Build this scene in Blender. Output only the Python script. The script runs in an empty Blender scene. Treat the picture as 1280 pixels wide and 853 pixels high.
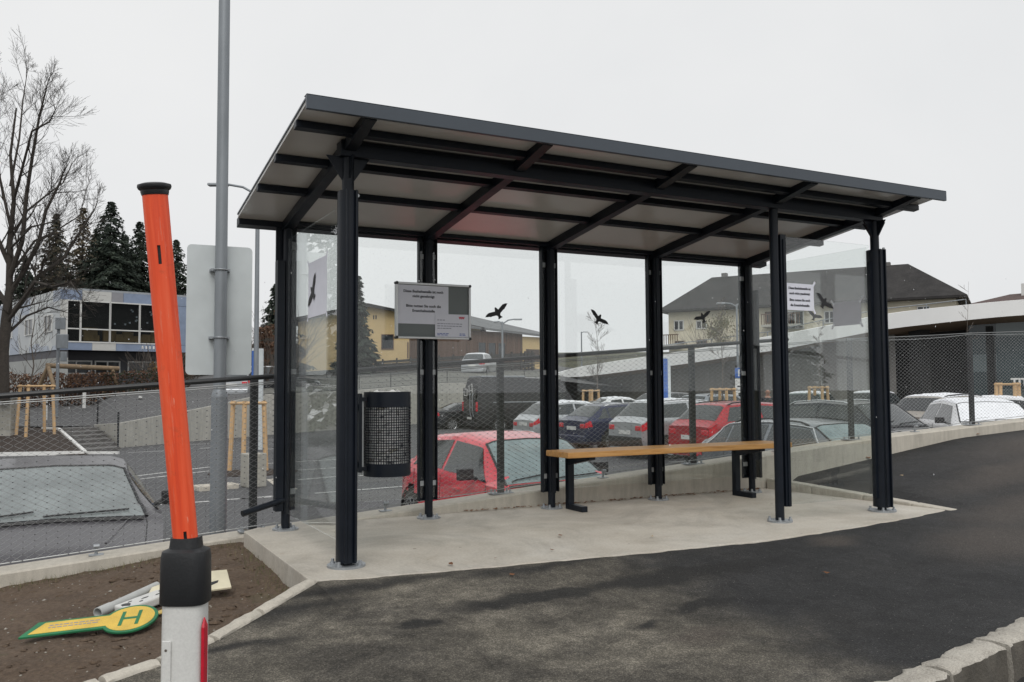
import bpy, math, random
from math import sin, cos, pi, radians as RD
from mathutils import Vector, Matrix
rnd = random.Random(7)
scene = bpy.context.scene
COL = scene.collection

# ------------------------------------------------------------ camera numbers
F_PX, PITCH, ROLL, YAW = 1088.3, .054, -.0058, .4837
CAM = Vector((-1.615, -5.287, 1.090))
FW = Vector((sin(YAW)*cos(PITCH), cos(YAW)*cos(PITCH), sin(PITCH)))
_r = Vector((cos(YAW), -sin(YAW), 0)); _u = _r.cross(FW)
RT = cos(ROLL)*_r + sin(ROLL)*_u
UP = -sin(ROLL)*_r + cos(ROLL)*_u
def ray(x, y): return FW + RT*((x-640)/F_PX) - UP*((y-426.5)/F_PX)
def pz(x, y, z):
    d = ray(x, y); return CAM + d*((z-CAM.z)/d.z)
def pY(x, y, Y):
    d = ray(x, y); return CAM + d*((Y-CAM.y)/d.y)
def pX(x, y, X):
    d = ray(x, y); return CAM + d*((X-CAM.x)/d.x)
def gp(x, D, z):                       # ground position for an image column at distance D, given height
    fh = Vector((sin(YAW), cos(YAW), 0)); p = CAM + fh*D + _r*((x-640)/F_PX*D)
    return Vector((p.x, p.y, z))
def pd(x,y,D): return CAM+ray(x,y)*D
def zat(x, y, D):                      # height seen at pixel row y, at distance D
    hor = 485.2 - (x-640)*.0058
    return CAM.z + (hor-y)/F_PX*D

# ------------------------------------------------------------ mesh builder
class MB:
    def __init__(s): s.v=[]; s.f=[]; s.m=[]
    def add(s, vs, fs, mi=0):
        o=len(s.v); s.v += [tuple(v) for v in vs]; s.f += [tuple(o+i for i in f) for f in fs]; s.m += [mi]*len(fs); return s
    def box(s, x0,x1,y0,y1,z0,z1, mi=0, M=None):
        vs=[Vector(p) for p in ((x0,y0,z0),(x1,y0,z0),(x1,y1,z0),(x0,y1,z0),(x0,y0,z1),(x1,y0,z1),(x1,y1,z1),(x0,y1,z1))]
        if M: vs=[M@v for v in vs]
        return s.add(vs, [(0,3,2,1),(4,5,6,7),(0,1,5,4),(1,2,6,5),(2,3,7,6),(3,0,4,7)], mi)
    def tube(s, a, b, ra, rb=None, n=12, cap=True, mi=0):
        a=Vector(a); b=Vector(b); rb=ra if rb is None else rb
        d=(b-a).normalized(); t=Vector((0,0,1)) if abs(d.z)<.9 else Vector((1,0,0))
        u=d.cross(t).normalized(); w=d.cross(u)
        vs=[]
        for (c,r) in ((a,ra),(b,rb)):
            for k in range(n):
                an=2*pi*k/n; vs.append(c+u*(cos(an)*r)+w*(sin(an)*r))
        fs=[(k,(k+1)%n,n+(k+1)%n,n+k) for k in range(n)]
        if cap: fs += [tuple(range(n-1,-1,-1)), tuple(range(n,2*n))]
        return s.add(vs, fs, mi)
    def path(s, pts, r, n=8, mi=0):
        for i in range(len(pts)-1): s.tube(pts[i], pts[i+1], r, r, n, True, mi)
        return s
    def prism(s, poly, h, M=None, mi=0):       # 2D polygon (x,y) extruded along z by h, placed by M
        n=len(poly); vs=[Vector((p[0],p[1],0)) for p in poly]+[Vector((p[0],p[1],h)) for p in poly]
        if M: vs=[M@v for v in vs]
        fs=[tuple(range(n-1,-1,-1)), tuple(range(n,2*n))]+[(k,(k+1)%n,n+(k+1)%n,n+k) for k in range(n)]
        return s.add(vs, fs, mi)
    def lathe(s, prof, c, n=20, mi=0, axis=None):   # prof (r,z)
        c=Vector(c); vs=[]
        for r,z in prof:
            for k in range(n):
                p=Vector((r*cos(2*pi*k/n), r*sin(2*pi*k/n), z))
                vs.append(c+(axis@p if axis else p))
        fs=[]
        for i in range(len(prof)-1):
            for k in range(n): fs.append((i*n+k, i*n+(k+1)%n, (i+1)*n+(k+1)%n, (i+1)*n+k))
        return s.add(vs, fs, mi)
    def grid(s, P, mi=0, flip=False):             # P[i][j] points
        n=len(P); m=len(P[0]); vs=[p for row in P for p in row]; fs=[]
        for i in range(n-1):
            for j in range(m-1):
                q=(i*m+j, i*m+j+1, (i+1)*m+j+1, (i+1)*m+j)
                fs.append(q[::-1] if flip else q)
        return s.add(vs, fs, mi)
    def build(s, name, mats, parent=None, smooth=False, bevel=0, loc=None, kind=None, ang=35):
        me=bpy.data.meshes.new(name); me.from_pydata(s.v, [], s.f)
        if not isinstance(mats,(list,tuple)): mats=[mats]
        for m in mats: me.materials.append(m)
        if len(mats)>1: me.polygons.foreach_set('material_index', s.m)
        if smooth:
            me.polygons.foreach_set('use_smooth',[True]*len(me.polygons))
            if ang: me.set_sharp_from_angle(angle=RD(ang))
        me.update()
        o=bpy.data.objects.new(name, me); COL.objects.link(o)
        if parent is not None: o.parent=parent
        if loc is not None: o.location=loc
        if bevel:
            b=o.modifiers.new('Bevel','BEVEL'); b.width=bevel; b.segments=2; b.limit_method='ANGLE'
        if kind: o['kind']=kind
        return o
def tag(o, label, cat, group=None, kind=None):
    o['label']=label; o['category']=cat
    if group: o['group']=group
    if kind: o['kind']=kind
    return o
def empty(name, loc, rz=0, label=None, cat=None, group=None):
    o=bpy.data.objects.new(name, None); COL.objects.link(o); o.location=loc; o.rotation_euler=(0,0,rz); o.empty_display_size=.2
    if label: tag(o,label,cat,group)
    return o
def kids(o): return [c for c in o.children]
def copy_tree(o, parent=None):
    c=o.copy(); COL.objects.link(c)
    if parent is not None: c.parent=parent
    for ch in list(o.children): copy_tree(ch, c)
    return c
def text_mesh(body, size, M, name, mat, parent, align='CENTER', depth=.0006, bold=0.0):
    cu=bpy.data.curves.new(name,'FONT'); cu.body=body; cu.size=size; cu.align_x=align; cu.extrude=depth; cu.offset=bold
    cu.resolution_u=3
    o=bpy.data.objects.new(name, cu); COL.objects.link(o)
    dg=bpy.context.evaluated_depsgraph_get(); me=bpy.data.meshes.new_from_object(o.evaluated_get(dg))
    bpy.data.objects.remove(o); me.transform(M); me.materials.clear(); me.materials.append(mat)
    q=bpy.data.objects.new(name, me); COL.objects.link(q); q.parent=parent
    return q

# ------------------------------------------------------------ materials
def N(nt, t, **k):
    n=nt.nodes.new(t)
    for a,b in k.items():
        if a.startswith('i_'): n.inputs[a[2:].replace('_',' ')].default_value=b
        else: setattr(n,a,b)
    return n
def base(name):
    m=bpy.data.materials.new(name); m.use_nodes=True; nt=m.node_tree; b=nt.nodes['Principled BSDF']; return m,nt,b
def ramp(nt, fac, stops):
    r=nt.nodes.new('ShaderNodeValToRGB'); e=r.color_ramp.elements
    while len(e)<len(stops): e.new(.5)
    for i,(p,c) in enumerate(stops):
        e[i].position=p; e[i].color=(c[0],c[1],c[2],1) if hasattr(c,'__len__') else (c,c,c,1)
    nt.links.new(fac, r.inputs[0]); return r.outputs[0]
def mixc(nt, fac, a, b, mode='MIX'):
    m=nt.nodes.new('ShaderNodeMix'); m.data_type='RGBA'; m.blend_type=mode
    for s,v in ((0,fac),(6,a),(7,b)):
        if hasattr(v,'is_linked') or hasattr(v,'links'): nt.links.new(v, m.inputs[s])
        elif s==0: m.inputs[0].default_value=v
        else: m.inputs[s].default_value=(v[0],v[1],v[2],1)
    return m.outputs[2]
def noise(nt, vec, scale, detail=6, rough=.55, dist=0):
    n=nt.nodes.new('ShaderNodeTexNoise'); n.inputs['Scale'].default_value=scale; n.inputs['Detail'].default_value=detail
    n.inputs['Roughness'].default_value=rough; n.inputs['Distortion'].default_value=dist
    if vec is not None: nt.links.new(vec, n.inputs['Vector'])
    return n.outputs[0]
def math_(nt, op, a, b=None, c=None, clamp=False):
    n=nt.nodes.new('ShaderNodeMath'); n.operation=op; n.use_clamp=clamp
    for i,v in enumerate((a,b,c)):
        if v is None: continue
        if hasattr(v,'links'): nt.links.new(v, n.inputs[i])
        else: n.inputs[i].default_value=v
    return n.outputs[0]
def coords(nt, kind='Object', scale=(1,1,1)):
    t=nt.nodes.new('ShaderNodeTexCoord'); mp=nt.nodes.new('ShaderNodeMapping'); mp.inputs['Scale'].default_value=scale
    nt.links.new(t.outputs[kind], mp.inputs[0]); return mp.outputs[0]
def bump(nt, b, h, strength=.3, dist=.01):
    n=nt.nodes.new('ShaderNodeBump'); n.inputs['Strength'].default_value=strength; n.inputs['Distance'].default_value=dist
    nt.links.new(h, n.inputs['Height']); nt.links.new(n.outputs[0], b.inputs['Normal']); return n
def pm(name, col, rough=.6, var=.12, scale=6, bmp=0.0, metallic=0, coat=0, stretch=(1,1,1), spec=.5, fine=0):
    m,nt,b=base(name); v=coords(nt,'Object',stretch)
    n1=noise(nt,v,scale,8,.6)
    lo=[c*(1-var) for c in col]; hi=[min(1,c*(1+var)) for c in col]
    c=ramp(nt,n1,[(.3,lo),(.7,hi)])
    if fine:
        n2=noise(nt,v,scale*22,3,.6); c=mixc(nt,fine,c,ramp(nt,n2,[(.35,[x*.6 for x in col]),(.65,[min(1,x*1.4) for x in col])]))
    nt.links.new(c,b.inputs['Base Color'])
    r=math_(nt,'MULTIPLY_ADD',n1,.25,rough-.12); nt.links.new(r,b.inputs['Roughness'])
    b.inputs['Metallic'].default_value=metallic; b.inputs['Coat Weight'].default_value=coat; b.inputs['Specular IOR Level'].default_value=spec
    if bmp: bump(nt,b,noise(nt,v,scale*8,6,.6),bmp,.01)
    return m
M={}
M['steel_dark']=pm('anthracite_powder_coat',(.0065,.0095,.0155),.40,.2,7,.06,spec=.27)
M['fascia']=pm('anthracite_fascia',(.05,.062,.078),.36,.1,2,.02)
M['galv']=pm('galvanised_steel',(.33,.35,.37),.45,.2,12,.1,.55)
M['galv_pole']=pm('galvanised_pole',(.24,.26,.28),.5,.16,5,.1,.4,stretch=(1,1,.3))
M['clamp']=pm('clamp_zinc',(.42,.44,.45),.4,.1,9,0,.3)
M['wire']=pm('stainless_cable',(.36,.37,.37),.4,.08,9,0,.6)
M['ferrule']=pm('cable_ferrule',(.05,.05,.055),.5,.1,9)
M['rail']=pm('rail_black',(.018,.02,.022),.35,.15,9)
M['fence_post']=pm('fence_post_steel',(.018,.020,.022),.5,.2,9)
M['plastic_black']=pm('black_plastic',(.013,.014,.016),.42,.12,15,.1)
M['rubber']=pm('rubber',(.02,.02,.02),.8,.15,20)
M['white_plastic']=pm('white_post_plastic',(.62,.62,.6),.45,.07,7,.06,fine=.12)
M['white_paint']=pm('white_paint',(.72,.72,.7),.5,.07,3)
M['paper']=pm('paper',(.76,.77,.85),.8,.03,9,.03)
M['paper_back']=pm('paper_back',(.52,.52,.6),.8,.03,9)
M['ink']=pm('ink',(.02,.02,.03),.7,.05)
M['ink_soft']=pm('ink_soft',(.25,.25,.33),.7,.05)
M['ink_blue']=pm('ink_blue',(.10,.16,.45),.7,.05)
M['ink_red']=pm('ink_red',(.55,.06,.1),.7,.05)
M['board_grey']=pm('board_backing',(.16,.18,.18),.5,.05)
M['alu']=pm('aluminium_frame',(.55,.56,.56),.35,.08,9,0,.7)
M['sign_back']=pm('sign_back_aluminium',(.56,.60,.61),.5,.06,4,0,.0,spec=.3)
M['decal']=pm('black_vinyl',(.008,.008,.01),.5,.05)
M['stake']=pm('debarked_stake',(.55,.37,.2),.75,.18,9,.2,stretch=(4,4,.6))
M['log']=pm('log_wood',(.22,.16,.1),.8,.25,7,.3)
M['bark']=pm('bark',(.045,.038,.032),.9,.35,14,.6)
M['bark_grey']=pm('bark_grey',(.12,.1,.085),.9,.3,14,.5)
M['glass_dark']=pm('window_glass_dark',(.03,.035,.04),.08,.3,1.2)
M['frame_white']=pm('window_frame_white',(.6,.6,.58),.5,.05)
M['frame_brown']=pm('window_frame_brown',(.12,.07,.045),.6,.1)
M['snow']=pm('snow',(.78,.8,.83),.7,.06,6,.4)
def tile_mat():
    m,nt,b=base('roof_tile_dark'); v=coords(nt)
    wv=N(nt,'ShaderNodeTexWave'); wv.bands_direction='Z'; wv.inputs['Scale'].default_value=3.2; wv.inputs['Distortion'].default_value=.6; wv.inputs['Detail'].default_value=3; nt.links.new(v,wv.inputs['Vector'])
    c=ramp(nt,noise(nt,v,.8,8,.7),[(.3,(.022,.021,.021)),(.7,(.048,.045,.044))]); c=mixc(nt,.6,c,ramp(nt,wv.outputs[1],[(0,.6),(.4,1.0),(1,1.2)]),'MULTIPLY')
    c=mixc(nt,.35,c,ramp(nt,noise(nt,v,9,3,.7),[(.35,.4),(.65,1.7)]),'MULTIPLY')
    nt.links.new(c,b.inputs['Base Color']); b.inputs['Roughness'].default_value=.85; b.inputs['Specular IOR Level'].default_value=.3; return m
M['roof_tile']=tile_mat()
M['skin']=pm('skin',(.36,.20,.145),.6,.08)
M['cloth_dark']=pm('dark_jacket',(.02,.022,.028),.8,.2)
M['flag_yellow']=pm('sign_yellow',(.66,.45,.075),.55,.2,7,fine=.22)
M['flag_green']=pm('sign_green',(.018,.17,.07),.55,.3,7,fine=.2)
M['cream_board']=pm('dirty_white_board',(.62,.57,.42),.6,.15,6,.1)
M['red_reflect']=pm('red_reflector',(.5,.01,.03),.3,.1,30)

# concrete family
def concrete(name, col, streak=.3, sc=1.5, dark=.6):
    m,nt,b=base(name); v=coords(nt)
    n1=noise(nt,v,sc,8,.65); n2=noise(nt,v,sc*30,4,.7); n3=noise(nt,coords(nt,'Object',(2.2,2.2,.35)),sc*2.5,5,.6)
    c=ramp(nt,n1,[(.25,[x*(1-.28) for x in col]),(.5,col),(.78,[min(1,x*1.16) for x in col])])
    c=mixc(nt,streak,c,ramp(nt,n3,[(.35,[x*dark for x in col]),(.6,[min(1,x*1.1) for x in col])]))
    c=mixc(nt,.18,c,ramp(nt,n2,[(.35,[x*.4 for x in col]),(.62,[min(1,x*1.3) for x in col])]))
    nt.links.new(c,b.inputs['Base Color']); b.inputs['Roughness'].default_value=.82
    bump(nt,b,noise(nt,v,sc*18,8,.7),.35,.006); return m
M['conc_wall']=concrete('concrete_wall',(.42,.41,.37),.5)
M['conc_kerb']=concrete('concrete_kerb',(.50,.465,.40),.35,4)
M['conc_block']=concrete('concrete_block',(.36,.35,.31),.3,3)
M['conc_dark']=concrete('concrete_dark',(.14,.135,.13),.5,.4)

def plate_mat():
    m,nt,b=base('shelter_slab_concrete'); v=coords(nt)
    n1=noise(nt,v,1.1,8,.6,.4); n2=noise(nt,v,55,4,.7); n3=noise(nt,v,4.5,6,.6)
    c=ramp(nt,n1,[(.28,(.40,.355,.29)),(.5,(.51,.47,.40)),(.75,(.60,.57,.51))])
    c=mixc(nt,.35,c,ramp(nt,n3,[(.3,(.33,.29,.235)),(.7,(.52,.49,.44))]))
    c=mixc(nt,.16,c,ramp(nt,n2,[(.38,(.15,.13,.11)),(.6,(.6,.58,.53))]))
    # small rusty and dark spots
    vo=N(nt,'ShaderNodeTexVoronoi'); vo.inputs['Scale'].default_value=3.3; nt.links.new(v,vo.inputs['Vector'])
    sp=math_(nt,'LESS_THAN',vo.outputs['Distance'],.045)
    c=mixc(nt,math_(nt,'MULTIPLY',sp,.7),c,(.12,.09,.06))
    st=ramp(nt,noise(nt,v,.75,7,.7,1.5),[(.36,.78),(.5,1.0),(.62,1.08)]); c=mixc(nt,1.0,c,st,'MULTIPLY')
    rs=ramp(nt,noise(nt,coords(nt,'Object',(1.3,2.4,1)),2.1,6,.75,1.0),[(.60,0),(.72,1)]); c=mixc(nt,math_(nt,'MULTIPLY',rs,.30),c,(.27,.19,.11))
    cr=N(nt,'ShaderNodeTexVoronoi'); cr.feature='DISTANCE_TO_EDGE'; cr.inputs['Scale'].default_value=.42; nt.links.new(v,cr.inputs['Vector'])
    nt.links.new(c,b.inputs['Base Color']); b.inputs['Roughness'].default_value=.75
    bump(nt,b,noise(nt,v,30,8,.65),.25,.004); return m
M['slab']=plate_mat()
# ------------------------------------------------------------ asphalt with stains
def asphalt_pavement():
    m,nt,b=base('footway_asphalt'); v=coords(nt)
    warp=noise(nt,v,2.2,6,.65)
    sep=nt.nodes.new('ShaderNodeSeparateXYZ')
    nv=N(nt,'ShaderNodeTexNoise'); nv.inputs['Scale'].default_value=3.0; nv.inputs['Detail'].default_value=6; nt.links.new(v,nv.inputs['Vector'])
    off=nt.nodes.new('ShaderNodeVectorMath'); off.operation='MULTIPLY_ADD'; nt.links.new(nv.outputs['Color'],off.inputs[0]); off.inputs[1].default_value=(.34,.34,0)
    sub=nt.nodes.new('ShaderNodeVectorMath'); sub.operation='ADD'; nt.links.new(v,sub.inputs[0]); sub.inputs[1].default_value=(-.17,-.17,0)
    nt.links.new(sub.outputs[0],off.inputs[2]); nt.links.new(off.outputs[0],sep.inputs[0]); X,Y=sep.outputs[0],sep.outputs[1]
    def blob(cx,cy,rx,ry,ang=0,soft=.5):
        dx=math_(nt,'SUBTRACT',X,cx); dy=math_(nt,'SUBTRACT',Y,cy); c,s=cos(ang),sin(ang)
        a=math_(nt,'DIVIDE',math_(nt,'ADD',math_(nt,'MULTIPLY',dx,c),math_(nt,'MULTIPLY',dy,s)),rx)
        bb=math_(nt,'DIVIDE',math_(nt,'SUBTRACT',math_(nt,'MULTIPLY',dy,c),math_(nt,'MULTIPLY',dx,s)),ry)
        d=math_(nt,'SQRT',math_(nt,'ADD',math_(nt,'MULTIPLY',a,a),math_(nt,'MULTIPLY',bb,bb)))
        mr=N(nt,'ShaderNodeMapRange'); mr.interpolation_type='SMOOTHSTEP'; nt.links.new(d,mr.inputs[0])
        mr.inputs[1].default_value=1+soft; mr.inputs[2].default_value=1-soft; mr.inputs[3].default_value=0; mr.inputs[4].default_value=1
        return mr.outputs[0]
    # dusty, sanded asphalt against freshly laid, damp dark asphalt
    mr=N(nt,'ShaderNodeMapRange'); mr.interpolation_type='SMOOTHSTEP'
    g=math_(nt,'ADD',math_(nt,'MULTIPLY',X,1.0),math_(nt,'MULTIPLY',Y,-.15)); g=math_(nt,'ADD',g,math_(nt,'MULTIPLY',warp,1.1))
    nt.links.new(g,mr.inputs[0]); mr.inputs[1].default_value=1.75; mr.inputs[2].default_value=2.75
    dark=mr.outputs[0]
    dusty=ramp(nt,noise(nt,v,1.3,10,.72,.5),[(.30,(.032,.030,.027)),(.42,(.078,.071,.060)),(.55,(.14,.127,.104)),(.72,(.25,.225,.18))])
    fresh=ramp(nt,noise(nt,v,1.2,9,.62,.3),[(.3,(.0165,.0165,.0175)),(.55,(.023,.023,.0235)),(.8,(.037,.035,.033))])
    c=mixc(nt,dark,dusty,fresh)
    c=mixc(nt,1.0,c,ramp(nt,noise(nt,v,6.5,8,.7,.8),[(.3,.62),(.5,1.0),(.72,1.5)]),'MULTIPLY')
    c=mixc(nt,1.0,c,ramp(nt,noise(nt,v,.9,5,.6,1.2),[(.35,.72),(.6,1.12)]),'MULTIPLY')
    d=None
    for a in ((.74,-1.10,.52,.085,.02,.35),(1.75,-1.04,.75,.13,.03,.4),(.0,-1.27,.15,.06,0,.4),(1.51,-1.57,.24,.06,.1,.4),(-.55,-.80,.34,.09,.1,.8),(-.85,-1.12,.22,.06,0,.7),
              (1.35,-.50,.9,.08,.05,.8),(-.1,-.52,.7,.09,.06,.8),(1.0,-1.72,.12,.03,.2,.7)):
        k=blob(*a); d=k if d is None else math_(nt,'MAXIMUM',d,k)
    c=mixc(nt,math_(nt,'MULTIPLY',d,.88),c,(.0155,.015,.0145))
    p=None
    for a in ((4.6,-1.2,.75,.35,.3,.7),(6.3,-1.3,1.3,.5,.2,.8),(9.0,.9,1.6,.5,.1,.8),(3.4,-.75,.25,.10,.1,.7),(7.3,.3,1.2,.3,.1,.7),(1.15,-1.95,.18,.08,0,.7),(5.8,-.6,.9,.3,.3,.8)):
        k=blob(*a); p=k if p is None else math_(nt,'MAXIMUM',p,k)
    c=mixc(nt,math_(nt,'MULTIPLY',p,.7),c,(.075,.063,.054))
    # aggregate
    vo=N(nt,'ShaderNodeTexVoronoi'); vo.inputs['Scale'].default_value=190; nt.links.new(v,vo.inputs['Vector'])
    sp=nt.nodes.new('ShaderNodeSeparateColor'); nt.links.new(vo.outputs['Color'],sp.inputs[0])
    c=mixc(nt,1.0,c,ramp(nt,sp.outputs[0],[(0,.58),(.6,.95),(1,1.75)]),'MULTIPLY')
    lt=math_(nt,'GREATER_THAN',sp.outputs[1],.996); c=mixc(nt,math_(nt,'MULTIPLY',lt,.3),c,(.4,.38,.34))
    nt.links.new(c,b.inputs['Base Color'])
    ro=N(nt,'ShaderNodeMapRange'); nt.links.new(math_(nt,'MAXIMUM',dark,d),ro.inputs[0]); ro.inputs[3].default_value=.88; ro.inputs[4].default_value=.74
    nt.links.new(ro.outputs[0],b.inputs['Roughness']); b.inputs['Specular IOR Level'].default_value=.3
    bump(nt,b,math_(nt,'ADD',vo.outputs['Distance'],noise(nt,v,40,4,.6)),.55,.006)
    return m
M['pavement']=asphalt_pavement()
def asphalt_plain(name, lo, hi, rough=.7):
    m,nt,b=base(name); v=coords(nt)
    c=ramp(nt,noise(nt,v,.35,9,.65,.4),[(.3,lo),(.7,hi)])
    c=mixc(nt,.35,c,ramp(nt,noise(nt,v,60,3,.7),[(.3,[x*.5 for x in lo]),(.7,[x*1.5 for x in hi])]))
    nt.links.new(c,b.inputs['Base Color']); b.inputs['Roughness'].default_value=rough; b.inputs['Specular IOR Level'].default_value=.35
    bump(nt,b,noise(nt,v,90,3,.7),.35,.005); return m
M['lot']=asphalt_plain('car_park_asphalt',(.058,.059,.062),(.095,.096,.10))
M['road']=asphalt_plain('road_asphalt',(.02,.02,.02),(.04,.038,.036),.8)
M['upper_road']=asphalt_plain('upper_road_asphalt',(.07,.07,.073),(.11,.11,.11))
def dirt():
    m,nt,b=base('bare_soil'); v=coords(nt)
    c=ramp(nt,noise(nt,v,2.6,9,.65,.3),[(.25,(.085,.056,.038)),(.5,(.145,.10,.068)),(.78,(.22,.158,.112))])
    c=mixc(nt,.5,c,ramp(nt,noise(nt,v,38,5,.75),[(.32,(.03,.019,.012)),(.55,(.13,.09,.06)),(.72,(.28,.21,.15))]))
    g=noise(nt,v,1.3,5,.6); c=mixc(nt,math_(nt,'MULTIPLY',math_(nt,'GREATER_THAN',g,.62),.25),c,(.07,.075,.03))
    nt.links.new(c,b.inputs['Base Color']); b.inputs['Roughness'].default_value=.95
    bump(nt,b,noise(nt,v,26,9,.75),.9,.03); return m
M['dirt']=dirt()
M['mulch']=pm('bark_mulch',(.035,.024,.018),.95,.4,8,.8,fine=.5)
M['grassy']=pm('dull_winter_grass',(.075,.075,.045),.95,.4,.4,.5,fine=.4)
M['grit']=pm('gravel_bank',(.13,.13,.115),.95,.4,.7,.6,fine=.5)
M['pebble']=pm('pebble_stone',(.3,.28,.24),.8,.3,30)
def granite():
    m,nt,b=base('rough_granite'); v=coords(nt)
    c=ramp(nt,noise(nt,v,7,8,.65),[(.28,(.24,.22,.19)),(.5,(.42,.39,.34)),(.75,(.56,.53,.47))])
    c=mixc(nt,.35,c,ramp(nt,noise(nt,v,120,3,.7),[(.35,(.1,.09,.08)),(.6,(.6,.57,.5))]))
    nt.links.new(c,b.inputs['Base Color']); b.inputs['Roughness'].default_value=.85
    bump(nt,b,noise(nt,v,24,8,.7),.8,.012); return m
M['granite']=granite()
M['kerb_face']=pm('dark_kerb_face',(.10,.09,.075),.95,.35,9,.8,fine=.4)  # darker, uneven tone for the road-side faces of the kerb stones

# ------------------------------------------------------------ heights
def ss(t,a,b): t=max(0,min(1,(t-a)/(b-a))); return t*t*(3-2*t)
def hp(X,Y):
    k=ss(X,5.3,7.5); lo=.1*(1-k)+.6*k
    A=(.12*max(0,min(X,8.4)-4.8)+.05*max(0,X-8.4))*(lo+(1-lo)*ss(Y,-.6,1.2)) + (.06*min(0,X+.3))
    return A + .065*min(0,Y+.4)
def hd(X,Y): return -.12+.095*(X+.28)+.0*Y + .012*sin(5*X+1)*sin(6*Y) + .02*(sin(2.1*X)*cos(1.7*Y))
def zt(X): return -.035+.074*X if X<7 else -.035+.518+.05*(X-7)
LOT=-1.0
def lotz(X): return LOT+.012*max(0,X-5)
def hit(x,y,hf):
    d=ray(x,y); t=1.0
    for i in range(4000):
        p=CAM+d*t
        if p.z<=hf(p.x,p.y): return Vector((p.x,p.y,hf(p.x,p.y)))
        t+=.005
    return p

EDGE=[(-.26,-.35)]+[tuple(hit(x_,y_,hp)[:2]) for x_,y_ in ((331,768),(272,802),(205,832),(130,857))]+[(-2.4,-1.75),(-4,-2.2),(-9,-2.9)]
# ------------------------------------------------------------ ground sheets
def sheet(name, x0,x1,y0,y1,nx,ny,hf,mat,inside=None,smooth=True):
    mb=MB(); P=[[(x0+(x1-x0)*i/nx, y0+(y1-y0)*j/ny, hf(x0+(x1-x0)*i/nx, y0+(y1-y0)*j/ny)) for j in range(ny+1)] for i in range(nx+1)]
    mb.grid(P, flip=True); return mb.build(name, mat, smooth=smooth, ang=None, kind='structure')
# countryside under and beyond everything
g=MB(); g.add([(-400,-400,-1.35),(400,-400,-1.35),(400,500,-1.35),(-400,500,-1.35)],[(0,1,2,3)]); g.build('ground',M['grassy'],kind='structure')
sheet('car_park',-45,75,2.05,80,120,8,lambda x,y:lotz(x),M['lot'])
# edging line between soil and asphalt, then kerb line between footway and road
def edgeY(X):
    if X<-8.9: return -2.9
    for (a,b),(c,d) in zip(EDGE,EDGE[1:]):
        if X<=a and X>=c: return b+(d-b)*(a-X)/(a-c)
    return EDGE[0][1]
def kerbY(X): return -3.02+.2*X if X<4 else -2.22+.02*(X-4)
# pavement: two pieces, left/front piece and the ramp beside the slab
mb=MB(); P=[]
XS=[-9+i*.22 for i in range(39)]+[-.45,-.2855,-.2850]+[-.06+i*.22 for i in range(141)]
for X in XS:
    ytop = edgeY(X) if X<-.2852 else 1.80
    yb=kerbY(X)
    def zz_(x,y):
        z=hp(x,y)
        if -.28<=x<=5.45 and y>-.75: z=min(z,-.006)
        if -.28<=x<=5.2 and y>-.15: z-=.03
        return z
    P.append([(X, yb+(ytop-yb)*j/26, zz_(X,yb+(ytop-yb)*j/26)) for j in range(27)])
mb.grid(P,flip=True); mb.build('pavement',M['pavement'],smooth=True,ang=None,kind='structure')
mb=MB(); P=[]
from mathutils import noise as mn
def hdr(X,Y,e=1):
    n=mn.fractal(Vector((X*5,Y*5,3.3)),.8,2.1,5)*.012+mn.fractal(Vector((X*19,Y*19,9.3)),.7,2.1,3)*.006
    return hd(X,Y)+n*e
XS2=[-9+.3*i for i in range(19)]+[-3.3+.028*i for i in range(109)]+[-.26]
for X in XS2:
    yb=edgeY(X)+.03 if X<-.27 else -.33
    P.append([(X, yb+(1.84-yb)*j/90, hdr(X, yb+(1.84-yb)*j/90)) for j in range(91)])
mb.grid(P,flip=True); mb.build('soil_verge',M['dirt'],smooth=True,ang=None,kind='structure')
sheet('road',-30,40,-14,-2.0,70,24,lambda x,y:hp(x,min(y,kerbY(x)))-.15+.02*min(0,y-kerbY(x)) ,M['road'])

# slab of the shelter
sl=[(-.30,-.33),(.6,-.43),(1.7,-.52),(2.9,-.585),(3.9,-.49),(4.7,-.37),(5.34,-.22),(5.26,.8),(5.17,1.80),(-.18,1.80),(-.30,1.68)]
rj=random.Random(8); sl2=[]
for k_,(p_,q_) in enumerate(zip(sl,sl[1:]+sl[:1])):
    n_=max(1,int(math.hypot(q_[0]-p_[0],q_[1]-p_[1])/.06)) if k_<6 else 1
    for i_ in range(n_):
        jit=(rj.uniform(-.006,.006)+.006*sin(k_*7+i_*.9)) if (k_<6 and i_) else 0
        sl2.append((p_[0]+(q_[0]-p_[0])*i_/n_, p_[1]+(q_[1]-p_[1])*i_/n_+jit))
sl=sl2
mb=MB(); mb.prism([(x,y) for x,y in sl], .33, Matrix.Translation((0,0,-.33)))
mb.build('shelter_slab',M['slab'],kind='structure',bevel=.006)

# kerb stones at the right end of the slab
kp=[(5.17,1.78),(5.22,1.2),(5.26,.6),(5.30,.1),(5.37,-.25)]
root=empty('raised_kerb',(5.25,.8,0),0,'raised concrete kerb stones along the right end of the shelter slab','kerb')
for i,((a,b),(c,d)) in enumerate(zip(kp,kp[1:])):
    mb=MB(); z0=.11-.028*i; z1=.11-.028*(i+1); g=.004
    a1=Vector((a-5.25,b-.8-g,0)); c1=Vector((c-5.25,d-.8+g,0)); w=Vector((.12,0,0))
    vs=[a1+Vector((0,0,-.2)),a1+w+Vector((0,0,-.2)),c1+w+Vector((0,0,-.2)),c1+Vector((0,0,-.2)),a1+Vector((0,0,z0)),a1+w+Vector((0,0,z0)),c1+w+Vector((0,0,z1)),c1+Vector((0,0,z1))]
    mb.add(vs,[(0,3,2,1),(4,5,6,7),(0,1,5,4),(1,2,6,5),(2,3,7,6),(3,0,4,7)]); mb.build('kerb_stone',M['conc_kerb'],root,bevel=.012)

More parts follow.
